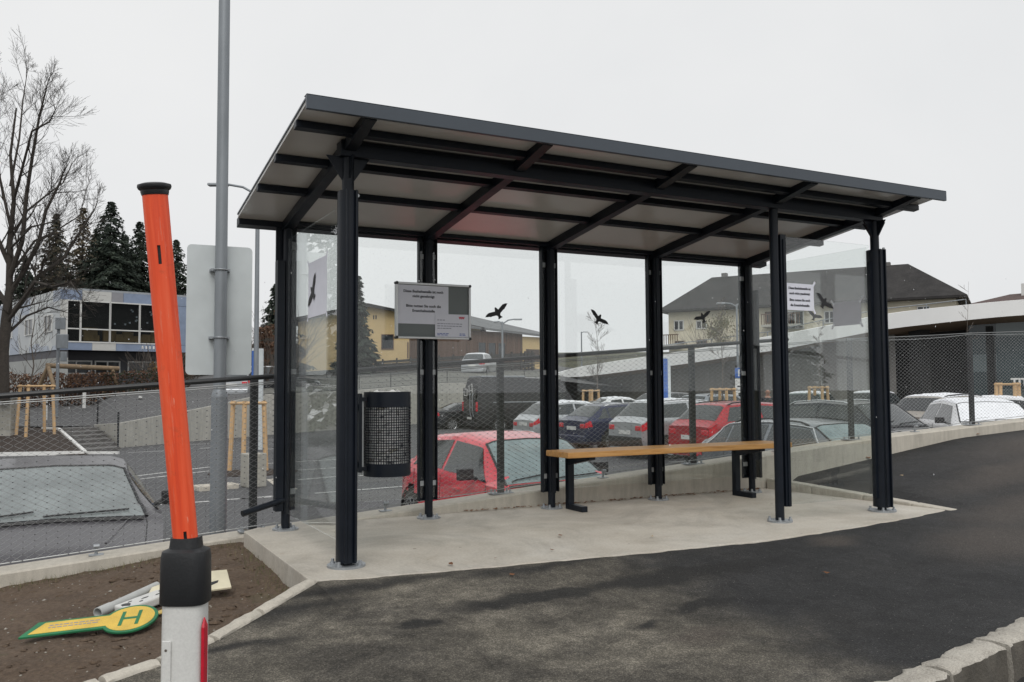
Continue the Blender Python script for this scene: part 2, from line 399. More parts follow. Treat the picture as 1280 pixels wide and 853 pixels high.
def rough_block(ax,ay,bx,by,w,h,zf,side,seed,amp=.012,drop=.014,dark_side=False):
    """one hewn stone from a to b, width w to the given side, top at zf + h"""
    r=random.Random(seed); a=Vector((ax,ay,0)); b=Vector((bx,by,0)); d=(b-a); L=d.length; d.normalize(); n=Vector((-d.y,d.x,0))*side
    nx=max(3,int(L/.035)); prof=[(0,-.25),(0,-.12),(.005,-.01),(.02,0),(w*.5,.006),(w-.02,0),(w-.002,-.012),(w,-.12),(w,-.25)]
    P=[]
    for i in range(nx+1):
        s=L*i/nx; row=[]; end=(1 if 0<i<nx else 0)
        wob=amp*(sin(s*23+seed)*.5+sin(s*51+seed*2)*.4)
        for k,(pn,pzz) in enumerate(prof):
            inset=0 if end else .012
            q=a+d*(s + (0 if end else (inset if i==0 else -inset)))+n*(pn+ (wob if k<4 else -wob*.6)+r.uniform(-1,1)*amp*.45)
            row.append((q.x,q.y,zf(q.x,q.y)+h+pzz- (0 if end else drop*(1 if 2<=k<=6 else 0))+r.uniform(-1,1)*amp*.3))
        P.append(row)
    mb=MB(); mb.grid(P, flip=(side>0)); m=len(prof)
    if dark_side: mb.m=[1 if (i_%(m-1))>=m-3 else 0 for i_ in range(len(mb.f))]
    mb.f.append(tuple(range(m)) if side<0 else tuple(range(m-1,-1,-1))); mb.m.append(0)
    o=len(mb.v)-m; mb.f.append(tuple(range(o+m-1,o-1,-1)) if side<0 else tuple(range(o,o+m))); mb.m.append(0)
    return mb
# light edging stones beside the soil
root=empty('stone_edging',(0,0,0),0,'pale flat stone edging between the brown soil and the black asphalt','kerb')
k=0
for (a,b),(c,d) in zip(EDGE,EDGE[1:7]):
    L=math.hypot(c-a,d-b); n=max(1,round(L/.42))
    for i in range(n):
        u0,u1=i/n,(i+1)/n-.002; k+=1
        rough_block(a+(c-a)*u0,b+(d-b)*u0,a+(c-a)*u1,b+(d-b)*u1,.085,.018,hp,-1,k,.007,.004).build('edging_stone',M['conc_kerb'],root,smooth=True,ang=50)
# granite kerb at the road
root=empty('granite_kerb',(0,0,0),0,'row of rough hewn granite kerb stones along the road','kerb')
X=-4.2; k=10
while X<12:
    L=.42+.3*rnd.random(); k+=1
    zf=lambda x,y: hp(x,kerbY(x))
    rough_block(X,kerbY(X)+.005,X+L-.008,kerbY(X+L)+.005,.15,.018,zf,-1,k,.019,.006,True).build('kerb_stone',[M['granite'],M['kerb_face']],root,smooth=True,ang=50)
    X+=L-.004

# ------------------------------------------------------------ retaining wall with fence
mb=MB(); P=[]
xs=[-7+i*.5 for i in range(0,90)]
for X in xs:
    z=zt(X); P.append([(X,1.80,-1.2),(X,1.80,z-.012),(X,1.812,z),(X,2.09,z),(X,2.10,z-.01),(X,2.10,-1.2)])
mb.grid(P,flip=True)
for X in (xs[0],xs[-1]): pass
wall=mb.build('retaining_wall',M['conc_kerb'],smooth=False)
tag(wall,'long low concrete wall carrying the cable mesh fence behind the shelter','wall')

def fence():
    root=empty('mesh_fence',(-.18,1.95,zt(-.18)),0,'black post fence with steel cable mesh on top of the low concrete wall','fence')
    ox,oy,oz=root.location
    posts=[-4.7,-2.45,-.18,2.06,4.32,6.68,8.9,11.15,13.4]
    H=1.22
    for X in posts:
        z=zt(X)-oz; mb=MB(); mb.box(-.03,.03,-.022,.022,.008,H-.02 if X>5 else H); p=mb.build('post',M['fence_post'],root,loc=(X-ox,0,z),bevel=.004)
        mb=MB(); mb.box(-.11,.11,-.06,.06,0,.012)
        for sx in (-.08,.08):
            mb.tube((sx,-.035,.012),(sx,-.035,.04),.011,n=6); mb.tube((sx,.035,.012),(sx,.035,.04),.011,n=6)
        mb.build('base_plate',M['galv'],p)
    # handrail over the left spans only
    mb=MB(); pts=[Vector((X-ox,0,zt(X)-oz+H+.015)) for X in [-4.7,-2.45,-.18,2.06,4.32,5.7]]
    for a,b in zip(pts,pts[1:]): mb.tube(a,b,.021,n=10)
    mb.build('handrail',M['rail'],root,smooth=True)
    # ropes at top and bottom
    mbs=[MB(),MB(),MB()]
    for a,b in zip(posts,posts[1:]):
        A=Vector((a-ox,-.028,zt(a)-oz)); B=Vector((b-ox,-.028,zt(b)-oz)); sag=.03 if a>5 else .0
        for q_,(hh,sg) in enumerate(((.045,0),(H-.045,sag),(H-.03,sag*.2))):
            pts=[A.lerp(B,t/8)+Vector((0,0,hh-sg*4*(t/8)*(1-t/8))) for t in range(9)]
            mbs[q_].path(pts,.004,5)
    for m_ in mbs: m_.build('border_cable',M['wire'],root,smooth=True)
    # short anchors between the posts
    for a,b in zip(posts,posts[1:]):
        for t in ((.5,) if b>0 else (.5,)):
            X=a+(b-a)*t; mb=MB(); mb.box(-.05,.05,-.035,.035,0,.008); mb.tube((0,0,.008),(0,0,.075),.012,n=8); mb.tube((-.02,-.02,.07),(.02,-.02,.07),.016,n=8)
            mb.build('cable_anchor',M['galv'],root,loc=(X-ox,0,zt(X)-oz))
    # the mesh itself, span by span
    pw,ph=.074,.044; y=-.028
    for a,b in zip(posts,posts[1:]):
        L=b-a; z0=.045; z1=H-.045; Hh=z1-z0; nrow=round(Hh/ph); ncol=round(L/pw); dx=L/ncol; dz=Hh/nrow
        mb=MB(); zA=zt(a)-oz; zB=zt(b)-oz
        def pt(c,r): # column, row in half cells
            u=c/ncol; return Vector((a-ox+L*u, y+.003*sin(c*1.3+r), zA+(zB-zA)*u+z0+dz*r))
        for s in (1,-1):
            for c0 in range(-nrow*1, ncol+nrow+1):
                # line goes from (c0,0) to (c0+s*nrow*1,nrow) in steps where one row = one half column *2
                p=None; pts=[]
                lo=0; hi=nrow
                # c = c0 + s*r
                if s>0: lo=max(0,-c0); hi=min(nrow,ncol-c0)
                else: lo=max(0,c0-ncol); hi=min(nrow,c0)
                if hi<=lo: continue
                mb.tube(pt(c0+s*lo,lo)+Vector((0,s*.0015,0)),pt(c0+s*hi,hi)+Vector((0,s*.0015,0)),WIRE,n=3,cap=False)
        for r in range(0,nrow+1):
            for c in range(0,ncol+1):
                q=pt(c,r); e=.0042
                mb.add([q+Vector((e*1.5,0,0)),q+Vector((-e*1.5,0,0)),q+Vector((0,-e,0)),q+Vector((0,e,0)),q+Vector((0,0,e)),q+Vector((0,0,-e))],
                       [(0,4,2),(2,4,1),(1,4,3),(3,4,0),(2,5,0),(1,5,2),(3,5,1),(0,5,3)],1)
        mb.build('cable_mesh',[M['wire'],M['ferrule']],root)
WIRE=.00115
fence()

# ------------------------------------------------------------ glass
def glass_mat(name, tint=(.965,.978,.972), dirt=.006, ior=1.5):
    m=bpy.data.materials.new(name); m.use_nodes=True; nt=m.node_tree; nt.nodes.clear()
    out=N(nt,'ShaderNodeOutputMaterial'); tr=N(nt,'ShaderNodeBsdfTransparent'); tr.inputs[0].default_value=(*tint,1)
    gl=N(nt,'ShaderNodeBsdfGlossy'); gl.inputs['Roughness'].default_value=.0; gl.inputs[0].default_value=(1,1,1,1)
    fr=N(nt,'ShaderNodeFresnel'); ge=N(nt,'ShaderNodeNewGeometry'); nt.links.new(math_(nt,'MULTIPLY_ADD',ge.outputs['Backfacing'],1/ior-ior,ior),fr.inputs[0])
    mx=N(nt,'ShaderNodeMixShader'); nt.links.new(fr.outputs[0],mx.inputs[0]); nt.links.new(tr.outputs[0],mx.inputs[1]); nt.links.new(gl.outputs[0],mx.inputs[2])
    df=N(nt,'ShaderNodeBsdfDiffuse'); df.inputs[0].default_value=(.6,.62,.62,1)
    v=coords(nt); n=noise(nt,v,2.5,8,.7)
    vo=N(nt,'ShaderNodeTexVoronoi'); vo.inputs['Scale'].default_value=70; nt.links.new(v,vo.inputs['Vector'])
    dr=math_(nt,'MULTIPLY',math_(nt,'LESS_THAN',vo.outputs['Distance'],.16),.16)
    fac=math_(nt,'MAXIMUM',math_(nt,'MULTIPLY',n,dirt),dr)
    m2=N(nt,'ShaderNodeMixShader'); nt.links.new(fac,m2.inputs[0]); nt.links.new(mx.outputs[0],m2.inputs[1]); nt.links.new(df.outputs[0],m2.inputs[2])
    nt.links.new(m2.outputs[0],out.inputs[0]); return m
M['glass']=glass_mat('clear_glass')

# ------------------------------------------------------------ the bus shelter
def soffit_mat():
    m,nt,b=base('grey_laminate_soffit'); v=coords(nt)
    c=ramp(nt,noise(nt,v,1.4,6,.6),[(.3,(.52,.51,.495)),(.7,(.60,.59,.575))]); nt.links.new(c,b.inputs['Base Color'])
    b.inputs['Roughness'].default_value=.22; b.inputs['Specular IOR Level'].default_value=.6
    bump(nt,b,noise(nt,v,3,3,.5),.04,.02); return m
M['soffit']=soffit_mat()
S=1.2
def bird_mesh(w, flip=1):
    pts=[(-1,.10),(-.84,.19),(-.62,.22),(-.36,.16),(-.15,.10),(-.10,.20),(-.06,.29),(.0,.33),(.06,.29),(.10,.20),(.15,.10),(.36,.17),(.62,.24),(.84,.21),(1.0,.12),
         (.88,.08),(.80,.02),(.70,.0),(.60,-.07),(.48,-.07),(.34,-.12),(.20,-.15),(.12,-.22),(.10,-.30),(.20,-.46),(.06,-.44),(-.10,-.46),(-.18,-.44),(-.10,-.30),(-.12,-.22),(-.22,-.15),(-.36,-.12),(-.50,-.08),(-.62,-.07),(-.72,-.0),(-.82,.02),(-.90,.07)]
    return [(x*w/2*flip,y*1.1*w/2) for x,y in pts][::(-1 if flip<0 else -1)]
def shelter():
    root=empty('bus_shelter',(2.4,.8,0),0,'dark grey steel and glass bus shelter with a slanting flat roof','bus shelter')
    O=Vector((2.4,.8,0)); steel=M['steel_dark']
    def P(x,y,z=0): return (x-O.x,y-O.y,z)
    Yf,Yb,Xl,Xr=-.45,1.70,-.38,5.10
    under=lambda y: 2.712-.14*(y+.45)
    sl=-.14
    # back posts
    for i in range(5):
        x=i*S; y=1.6
        mb=MB(); mb.tube((0,0,.012),(0,0,2.40),.034,n=16); mb.box(-.02,.02,-.045,-.03,.14,2.36)
        p=mb.build('post',steel,root,loc=P(x,y),smooth=True)
        mb=MB()
        if i in (0,4):
            s=1 if i==0 else -1
            mb.box(-.082,.082,.036,.06,.145,2.408); mb.box(-.06*s if s<0 else -.09,.09 if s<0 else -.03, -.06,.03,.15,2.1)
        else:
            mb.box(-.084,.084,.036,.056,.145,2.408); mb.box(-.084,-.075,.0,.036,.145,2.40); mb.box(.075,.084,.0,.036,.145,2.40)
        mb.build('glass_clamp_rail',steel,p,bevel=.003)
        mb=MB(); mb.tube((0,0,0),(0,0,.012),.1,n=24)
        for k in range(4):
            a=pi/4+k*pi/2; mb.tube((.075*cos(a),.075*sin(a),.012),(.075*cos(a),.075*sin(a),.04),.010,n=6); mb.tube((.075*cos(a),.075*sin(a),.012),(.075*cos(a),.075*sin(a),.022),.017,n=6)
        mb.build('base_flange',M['galv'],p)
        for zc in (.29,1.23,2.22):
            for sx in (-.058,.058):
                if i==0 and sx<0 or i==4 and sx>0: continue
                mb=MB(); mb.box(sx-.024,sx+.024,.020,.0355,zc-.022,zc+.022); mb.build('glass_clamp',M['clamp'],p,bevel=.003)
    # front posts
    for i,x in ((0,0),(3,3.6),(4,4.8)):
        mb=MB()
        if i==3: mb.tube((0,0,.012),(0,0,2.548),.036,n=16)
        else: mb.tube((0,0,.012),(0,0,2.548),.038,n=16)
        p=mb.build('post',steel,root,loc=P(x,0),smooth=True)
        mb=MB()
        if i==0:
            pts=[(.066*cos(a)*(1 if abs(cos(a))<.95 else .97),.082*sin(a)) for a in [2*pi*k/20 for k in range(20)]]
            mb.prism(pts,2.30,Matrix.Translation((0,0,.03)))
            for gx in (-.03,.03): mb.box(gx-.006,gx+.006,-.092,-.07,.03,2.33)
        elif i==3:
            mb.box(.038,.098,-.035,.035,.12,2.34); mb.box(.06,.078,-.045,-.036,.12,2.30)
        else:
            pts=[(.066*cos(a),.078*sin(a)) for a in [2*pi*k/20 for k in range(20)]]
            mb.prism(pts,2.25,Matrix.Translation((0,0,.04)))
            mb.box(-.085,-.06,-.02,.02,.12,2.18)
            for gx in (-.03,.03): mb.box(gx-.006,gx+.006,-.088,-.066,.04,2.29)
        mb.build('casing',steel,p,smooth=True,ang=40)
        mb=MB(); mb.tube((0,0,0),(0,0,.014),.118 if i!=3 else .1,n=28)
        for k in range(4):
            a=pi/4+k*pi/2; r=.095 if i!=3 else .08; mb.tube((r*cos(a),r*sin(a),.014),(r*cos(a),r*sin(a),.042),.010,n=6); mb.tube((r*cos(a),r*sin(a),.014),(r*cos(a),r*sin(a),.024),.017,n=6)
        mb.build('base_flange',M['galv'],p)
        if i!=3:
            mb=MB()
            for s in (-1,1):
                tri=[(.03*s,2.39),(.14*s,2.552),(.03*s,2.552)]
                if s<0: tri=tri[::-1]
                mb.prism(tri,.012,Matrix(((1,0,0,0),(0,0,-1,.006),(0,1,0,0),(0,0,0,1))))
                tri=[(.03*s,2.40),(.12*s,2.546),(.03*s,2.546)]
                if s<0: tri=tri[::-1]
                mb.prism(tri,.012,Matrix(((0,0,1,-.006),(1,0,0,0),(0,1,0,0),(0,0,0,1))))
            mb.build('gusset',steel,p)
            mb=MB(); mb.tube((.045,-.05,2.30),(.045,-.062,2.30),.012,n=8); mb.build('bolt',M['clamp'],p)
    # beams
    mb=MB(); mb.box(-.06,4.86,-.05,.05,2.547,2.645); mb.box(-.06,4.86,-.055,-.048,2.632,2.647); mb.build('front_beam',steel,root,loc=(-O.x,-O.y,0),bevel=.004)
    mb=MB(); mb.box(-.03,4.83,1.572,1.628,2.390,2.419); mb.build('back_beam',steel,root,loc=(-O.x,-O.y,0),bevel=.004)
    # rafters follow the slope
    def sloped(x0,x1,y0,y1,top,bot):   # offsets below the underside
        return [(x0,y0,under(y0)-bot),(x1,y0,under(y0)-bot),(x1,y1,under(y1)-bot),(x0,y1,under(y1)-bot),(x0,y0,under(y0)-top),(x1,y0,under(y0)-top),(x1,y1,under(y1)-top),(x0,y1,under(y1)-top)]
    BF=[(0,3,2,1),(4,5,6,7),(0,1,5,4),(1,2,6,5),(2,3,7,6),(3,0,4,7)]
    for i in range(5):
        mb=MB()
        for (y0,y1) in ((-.449,-.0505),(.0505,1.66)):
            q=sloped(i*S-.038,i*S+.038,y0,y1,.001,.075)
            if y0<-.4:
                for k_ in (0,1): q[k_]=(q[k_][0],q[k_][1],under(y0)-.045)
            mb.add(q,BF)
        mb.build('rafter',steel,root,loc=(-O.x,-O.y,0),bevel=.003)
    for k,y in enumerate((-.20,.33,.88)):
        mb=MB(); mb.add(sloped(Xl-.005,Xr+.005,y-.028,y+.028,.002,.045),BF); mb.build('purlin',steel,root,loc=(-O.x,-O.y,0),bevel=.002)
    mb=MB(); mb.add(sloped(Xl+.01,Xr+.0,Yb-.07,Yb+.03,-.025,.045),BF); mb.build('gutter',steel,root,loc=(-O.x,-O.y,0),bevel=.004)
    mb=MB(); mb.add(sloped(Xl,Xr,Yf+.002,Yb-.072,-.022,0),BF); mb.build('roof_panel',M['soffit'],root,loc=(-O.x,-O.y,0))
    mb=MB(); mb.add(sloped(Xl-.006,Xr+.006,Yf+.0,Yb-.074,-.035,-.0235),BF); mb.build('roof_sheet',M['fascia'],root,loc=(-O.x,-O.y,0))
    mb=MB(); mb.box(Xl-.008,Xr+.03,Yf-.03,Yf-.002,2.672,2.752); mb.box(Xl-.008,Xr+.03,Yf-.03,Yf+.03,2.7525,2.758); mb.build('fascia',M['fascia'],root,loc=(-O.x,-O.y,0),bevel=.003)
    # glass
    g=.085; panes=[]
    for i in range(4):
        mb=MB(); mb.box(i*S+.036,(i+1)*S-.036,1.622,1.630,.17,2.415); panes.append(mb.build('glass_pane',M['glass'],root,loc=(-O.x,-O.y,0)))
    mb=MB(); mb.box(-.004,.004,.09,1.55,.13,2.27); gl=mb.build('glass_pane',M['glass'],root,loc=(-O.x,-O.y,0))
    mb=MB(); mb.box(4.796,4.804,.09,1.55,.13,2.33); gr=mb.build('glass_pane',M['glass'],root,loc=(-O.x,-O.y,0))
    mb=MB(); mb.box(3.70,4.72,-.004,.004,.13,2.33); gf=mb.build('glass_pane',M['glass'],root,loc=(-O.x,-O.y,0))
    XZ=Matrix(((1,0,0,0),(0,0,1,0),(0,1,0,0),(0,0,0,1)))
    def bird(pane,x,y,z,w,ang,side=False,flip=1):
        mb=MB(); R=Matrix.Rotation(ang,4,'Z')
        base_=XZ if not side else Matrix(((0,0,1,0),(1,0,0,0),(0,1,0,0),(0,0,0,1)))
        T=Matrix.Translation((x,y,z))@base_@R
        mb.prism(bird_mesh(w,flip),.001,T); return mb.build('bird_sticker',M['decal'],pane)
    bird(panes[1],1.867,1.6185,1.768,.26,RD(30)); bird(panes[2],2.945,1.6185,1.746,.245,RD(-34),flip=-1); bird(panes[3],4.203,1.6185,1.802,.24,RD(22))
    bird(gl,-.0135,.80,1.78,.30,RD(-50),True)
    bird(gf,4.156,-.0065,1.803,.235,RD(-33),flip=-1)
    bird(gr,4.7955-.004,.70,1.765,.20,RD(24),True)
    # slanting rail stub at the left rear post
    mb=MB(); mb.tube((-.03,1.56,.235),(-.36,1.42,.17),.024,n=10); mb.build('side_bar',steel,root,loc=(-O.x,-O.y,0),smooth=True,ang=40)
shelter()

# sheets of paper taped to the glass
XZ=Matrix(((1,0,0,0),(0,0,-1,0),(0,1,0,0),(0,0,0,1)))
def sheet_paper(name, x0,x1,z0,z1,y,label,lines=None,mat='paper',side=None,cat='notice'):
    root=empty(name,(0,0,0) ,0,label,cat)
    if side is None:
        root.location=((x0+x1)/2,y,(z0+z1)/2); w,h=(x1-x0),(z1-z0)
        Mx=XZ
    else:
        root.location=(side,(x0+x1)/2,(z0+z1)/2); w,h=abs(x1-x0),(z1-z0)
        Mx=Matrix(((0,0,-1,0),(-1,0,0,0),(0,1,0,0),(0,0,0,1)))
    n=8; P=[]
    mb=MB(); 
    for k in (0,1):
        P=[[ (w*(i/n-.5), h*(j/n-.5), .0006*k+.0012*sin(i*1.7)*sin(j*1.1)+.0015) for j in range(n+1)] for i in range(n+1)]
        mb.grid([[Mx@Vector(p) for p in r] for r in P],flip=(k==0))
    mb.build('paper',M[mat],root,smooth=True,ang=None)
    for (cx,cy,a) in ((w/2,h/2,55),(-w/2,h/2,-50),(w/2,-h/2,-60),(-w/2,-h/2,60)):
        mb=MB(); T=Mx@Matrix.Translation((cx,cy,.003))@Matrix.Rotation(RD(a),4,'Z'); mb.box(-.028,.028,-.010,.010,0,.0005,M=T); mb.build('tape',M['clamp'] if 0 else M['paper'],root)
    if lines:
        for (s,sz,yy) in lines:
            text_mesh(s,sz,Mx@Matrix.Translation((0,yy,.0045)),'lettering',M['ink'],root,bold=.0005)
    return root
sheet_paper('paper_notice',3.705,4.03,1.722,1.945,-.006,'white typed notice taped to the front glass beside the right post',
    [('Diese Bushaltestelle ist',.027,.063),('noch nicht genehmigt',.027,.020),('Bitte nutzen Sie noch',.027,-.035),('die Ersatzhaltestelle',.027,-.078)])
sheet_paper('paper_notice',.48,.157,1.645,1.865,0,'greyish back of a paper sheet taped to the right side glass',mat='paper_back',side=4.794)
r_=sheet_paper('paper_sheet',.93,.45,1.60,1.995,0,'blank white sheet taped to the left side glass behind a bird sticker',mat='paper',side=-.0045,cat='paper')

# framed notice board on the second rear post
def board():
    x0,x1,z0,z1=.865,1.545,1.505,1.975; w=x1-x0; h=z1-z0; y=1.50
    root=empty('notice_board',((x0+x1)/2,y,(z0+z1)/2),0,'silver framed notice board with two paper sheets, on the second rear post','notice board')
    mb=MB(); mb.box(-w/2+.01,w/2-.01,0,.02,-h/2+.01,h/2-.01); mb.build('backing',M['board_grey'],root)
    mb=MB(); t=.019
    mb.box(-w/2,w/2,-.018,.024,h/2-t,h/2); mb.box(-w/2,w/2,-.018,.024,-h/2,-h/2+t); mb.box(-w/2,-w/2+t,-.018,.024,-h/2+t,h/2-t); mb.box(w/2-t,w/2,-.018,.024,-h/2+t,h/2-t)
    mb.build('frame',M['alu'],root,bevel=.004)
    for sx in (-1,1):
        for sz in (-1,1):
            mb=MB(); mb.tube((sx*(w/2-.008),-.0195,sz*(h/2-.008)),(sx*(w/2-.008),.025,sz*(h/2-.008)),.0125,n=12); mb.build('corner_cap',M['plastic_black'],root)
    a=MB(); a.box(-w/2+.02,.135,-.004,-.002,-h/2+.125,h/2-.022); p1=a.build('notice_sheet',M['paper'],root)
    T=lambda x,z,y: Matrix.Translation((x,y,z))@XZ
    cx=(-w/2+.02+.135)/2
    for s,z in (('Diese Bushaltestelle ist noch',.152),('nicht genehmigt',.112),('Bitte nutzen Sie noch die',.030),('Ersatzhaltestelle',-.010)):
        text_mesh(s,.031,T(cx,z,-.005),'lettering',M['ink'],p1,bold=.0007)
    a=MB(); a.box(.01,w/2-.02,-.009,-.007,-h/2+.02,-.02); p2=a.build('notice_sheet',M['paper'],root)
    text_mesh('vov',.036,T(.255,-.058,-.0095),'logo',M['ink_red'],p2,bold=.002)
    rr=random.Random(3)
    for z,n,mt,x0_ in ((-.072,3,'ink_soft',.03),(-.102,9,'ink_soft',.03),(-.122,8,'ink_soft',.03),(-.142,5,'ink_soft',.03),(-.186,4,'ink_blue',.03),(-.198,3,'ink_blue',.03),(-.186,2,'ink_blue',.235),(-.198,2,'ink_blue',.235)):
        mb=MB(); x=x0_
        for k in range(n):
            L=rr.uniform(.012,.030)
            mb.box(x,x+L,-.0098,-.0092,z-.003,z+.003); x+=L+.006
        mb.build('small_print',M[mt],p2)
board()
# ------------------------------------------------------------ bench
def wood_mat(name,a,b_,c_):
    m,nt,b=base(name); v=coords(nt,'Object',(1.2,14,14)); n=noise(nt,v,3,8,.6,.6)
    c=ramp(nt,n,[(.28,a),(.5,b_),(.75,c_)]); nt.links.new(c,b.inputs['Base Color']); b.inputs['Roughness'].default_value=.5
    bump(nt,b,n,.15,.004); return m
M['bench']=wood_mat('oiled_larch',(.36,.165,.045),(.52,.27,.085),(.62,.35,.13))
def bench():
    root=empty('bench',(3.5,1.3,0),0,'bench with a thick light brown wooden plank on dark steel legs inside the shelter','bench')
    x0,x1,y0,y1=-1.25,1.33,-.24,.14
    for k in range(3):
        w=(y1-y0)/3; mb=MB(); mb.box(x0,x1,y0+k*w+.001,y0+(k+1)*w-.001,.490,.54); mb.build('plank',M['bench'],root,bevel=.006)
    for x in (-.98,.98):
        mb=MB(); mb.box(x-.03,x+.03,.15,.21,.0,.47); mb.build('leg',M['steel_dark'],root,bevel=.004)
        mb=MB(); mb.box(x-.03,x+.03,-.07,.149,.0,.05); mb.build('foot',M['steel_dark'],root,bevel=.004)
        mb=MB(); mb.add([(x-.03,-.2,.465),(x+.03,-.2,.465),(x+.03,.149,.40),(x-.03,.149,.40),(x-.03,-.2,.489),(x+.03,-.2,.489),(x+.03,.21,.489),(x-.03,.21,.489)],[(0,3,2,1),(4,5,6,7),(0,1,5,4),(1,2,6,5),(2,3,7,6),(3,0,4,7)])
        mb.build('bracket',M['steel_dark'],root)
bench()

# ------------------------------------------------------------ litter bin (perforated)
def bin_():
    c=gp(484,5.85,0); cx,cy=c.x,c.y; z0,z1=.515,1.07; R=.156
    root=empty('litter_bin',(cx,cy,z0),0,'black perforated metal litter bin full of rubbish hung on the front left post','litter bin')
    H=z1-z0
    def shell(a,b,r=R,t=.004):
        m=MB(); m.lathe([(r-t,a),(r-t,b),(r,b),(r,a),(r-t,a)],(0,0,0),48); return m
    shell(H-.10,H).build('top_band',M['steel_dark'],root,smooth=True)
    shell(0,.085).build('bottom_band',M['steel_dark'],root,smooth=True)
    m=MB(); m.lathe([(0,.004),(R-.005,.004),(R-.005,.01),(0,.01)],(0,0,0),32); m.build('base',M['steel_dark'],root)
    m=MB(); n=58
    za,zb=.085,H-.10; rows=22; rh=(zb-za)/rows
    for k in range(n):
        a=2*pi*k/n; w=.0052/R
        for (s,e) in ((a-w/2,a+w/2),):
            vs=[]
            for z in (za,zb):
                for (aa,r) in ((s,R-.003),(e,R-.003),(e,R),(s,R)): vs.append((r*cos(aa),r*sin(aa),z))
            m.add(vs,[(0,1,5,4),(1,2,6,5),(2,3,7,6),(3,0,4,7)])
    for j in range(1,rows):
        z=za+rh*j; m.lathe([(R-.003,z-.0027),(R-.003,z+.0027),(R+.0005,z+.0027),(R+.0005,z-.0027),(R-.003,z-.0027)],(0,0,0),40)
    m.build('perforated_shell',M['steel_dark'],root)
    # crumpled plastic bag with rubbish inside
    bm_,nt,b=base('crumpled_bag'); v=coords(nt)
    nn=noise(nt,coords(nt,'Object',(1,1.3,1.7)),14,7,.72,.3); c=ramp(nt,nn,[(.36,(.02,.02,.025)),(.43,(.6,.61,.6)),(.56,(.9,.9,.88)),(.60,(.10,.09,.08)),(.66,(.7,.68,.55))])
    nt.links.new(c,b.inputs['Base Color']); b.inputs['Roughness'].default_value=.35
    m=MB(); rr=random.Random(5); P=[]
    for i in range(17):
        z=.015+(H+.0-.015)*i/16; row=[]
        for k in range(33):
            a=2*pi*(k%32)/32; r=(R-.008)*(1-.10*abs(sin(a*3+i*.9))*abs(sin(i*1.3+a)))*(1 if i<16 else .55); row.append((r*cos(a),r*sin(a),z+(.015*sin(a*4+1) if i>13 else 0)))
        P.append(row)
    m.grid(P); m.f.append(tuple(len(m.v)-33+k for k in range(32))); m.m.append(0)
    o=m.build('rubbish_bag',bm_,None,smooth=True,ang=None); o.location=(cx,cy,z0)
    tag(o,'crumpled pale plastic bag of rubbish filling the perforated bin','rubbish bag')
    m=MB(); m.tube((-R-.022,-.02,.02),(-R-.022,-.02,H-.02),.009,n=8); m.build('hinge_rod',M['clamp'],root,smooth=True)
    m=MB(); m.box(-R-.055,-R-.034,-.05,.03,.03,H-.01); m.box(-R-.034,-R+.004,-.035,.0,H-.06,H-.035); m.box(-R-.034,-R+.004,-.035,.0,.04,.065)
    m.box(-R-.11,-R-.055,-.03,.02,.06,.10); m.box(-R-.11,-R-.055,-.03,.02,H-.12,H-.08)
    m.build('wall_bracket',M['steel_dark'],root)
bin_()

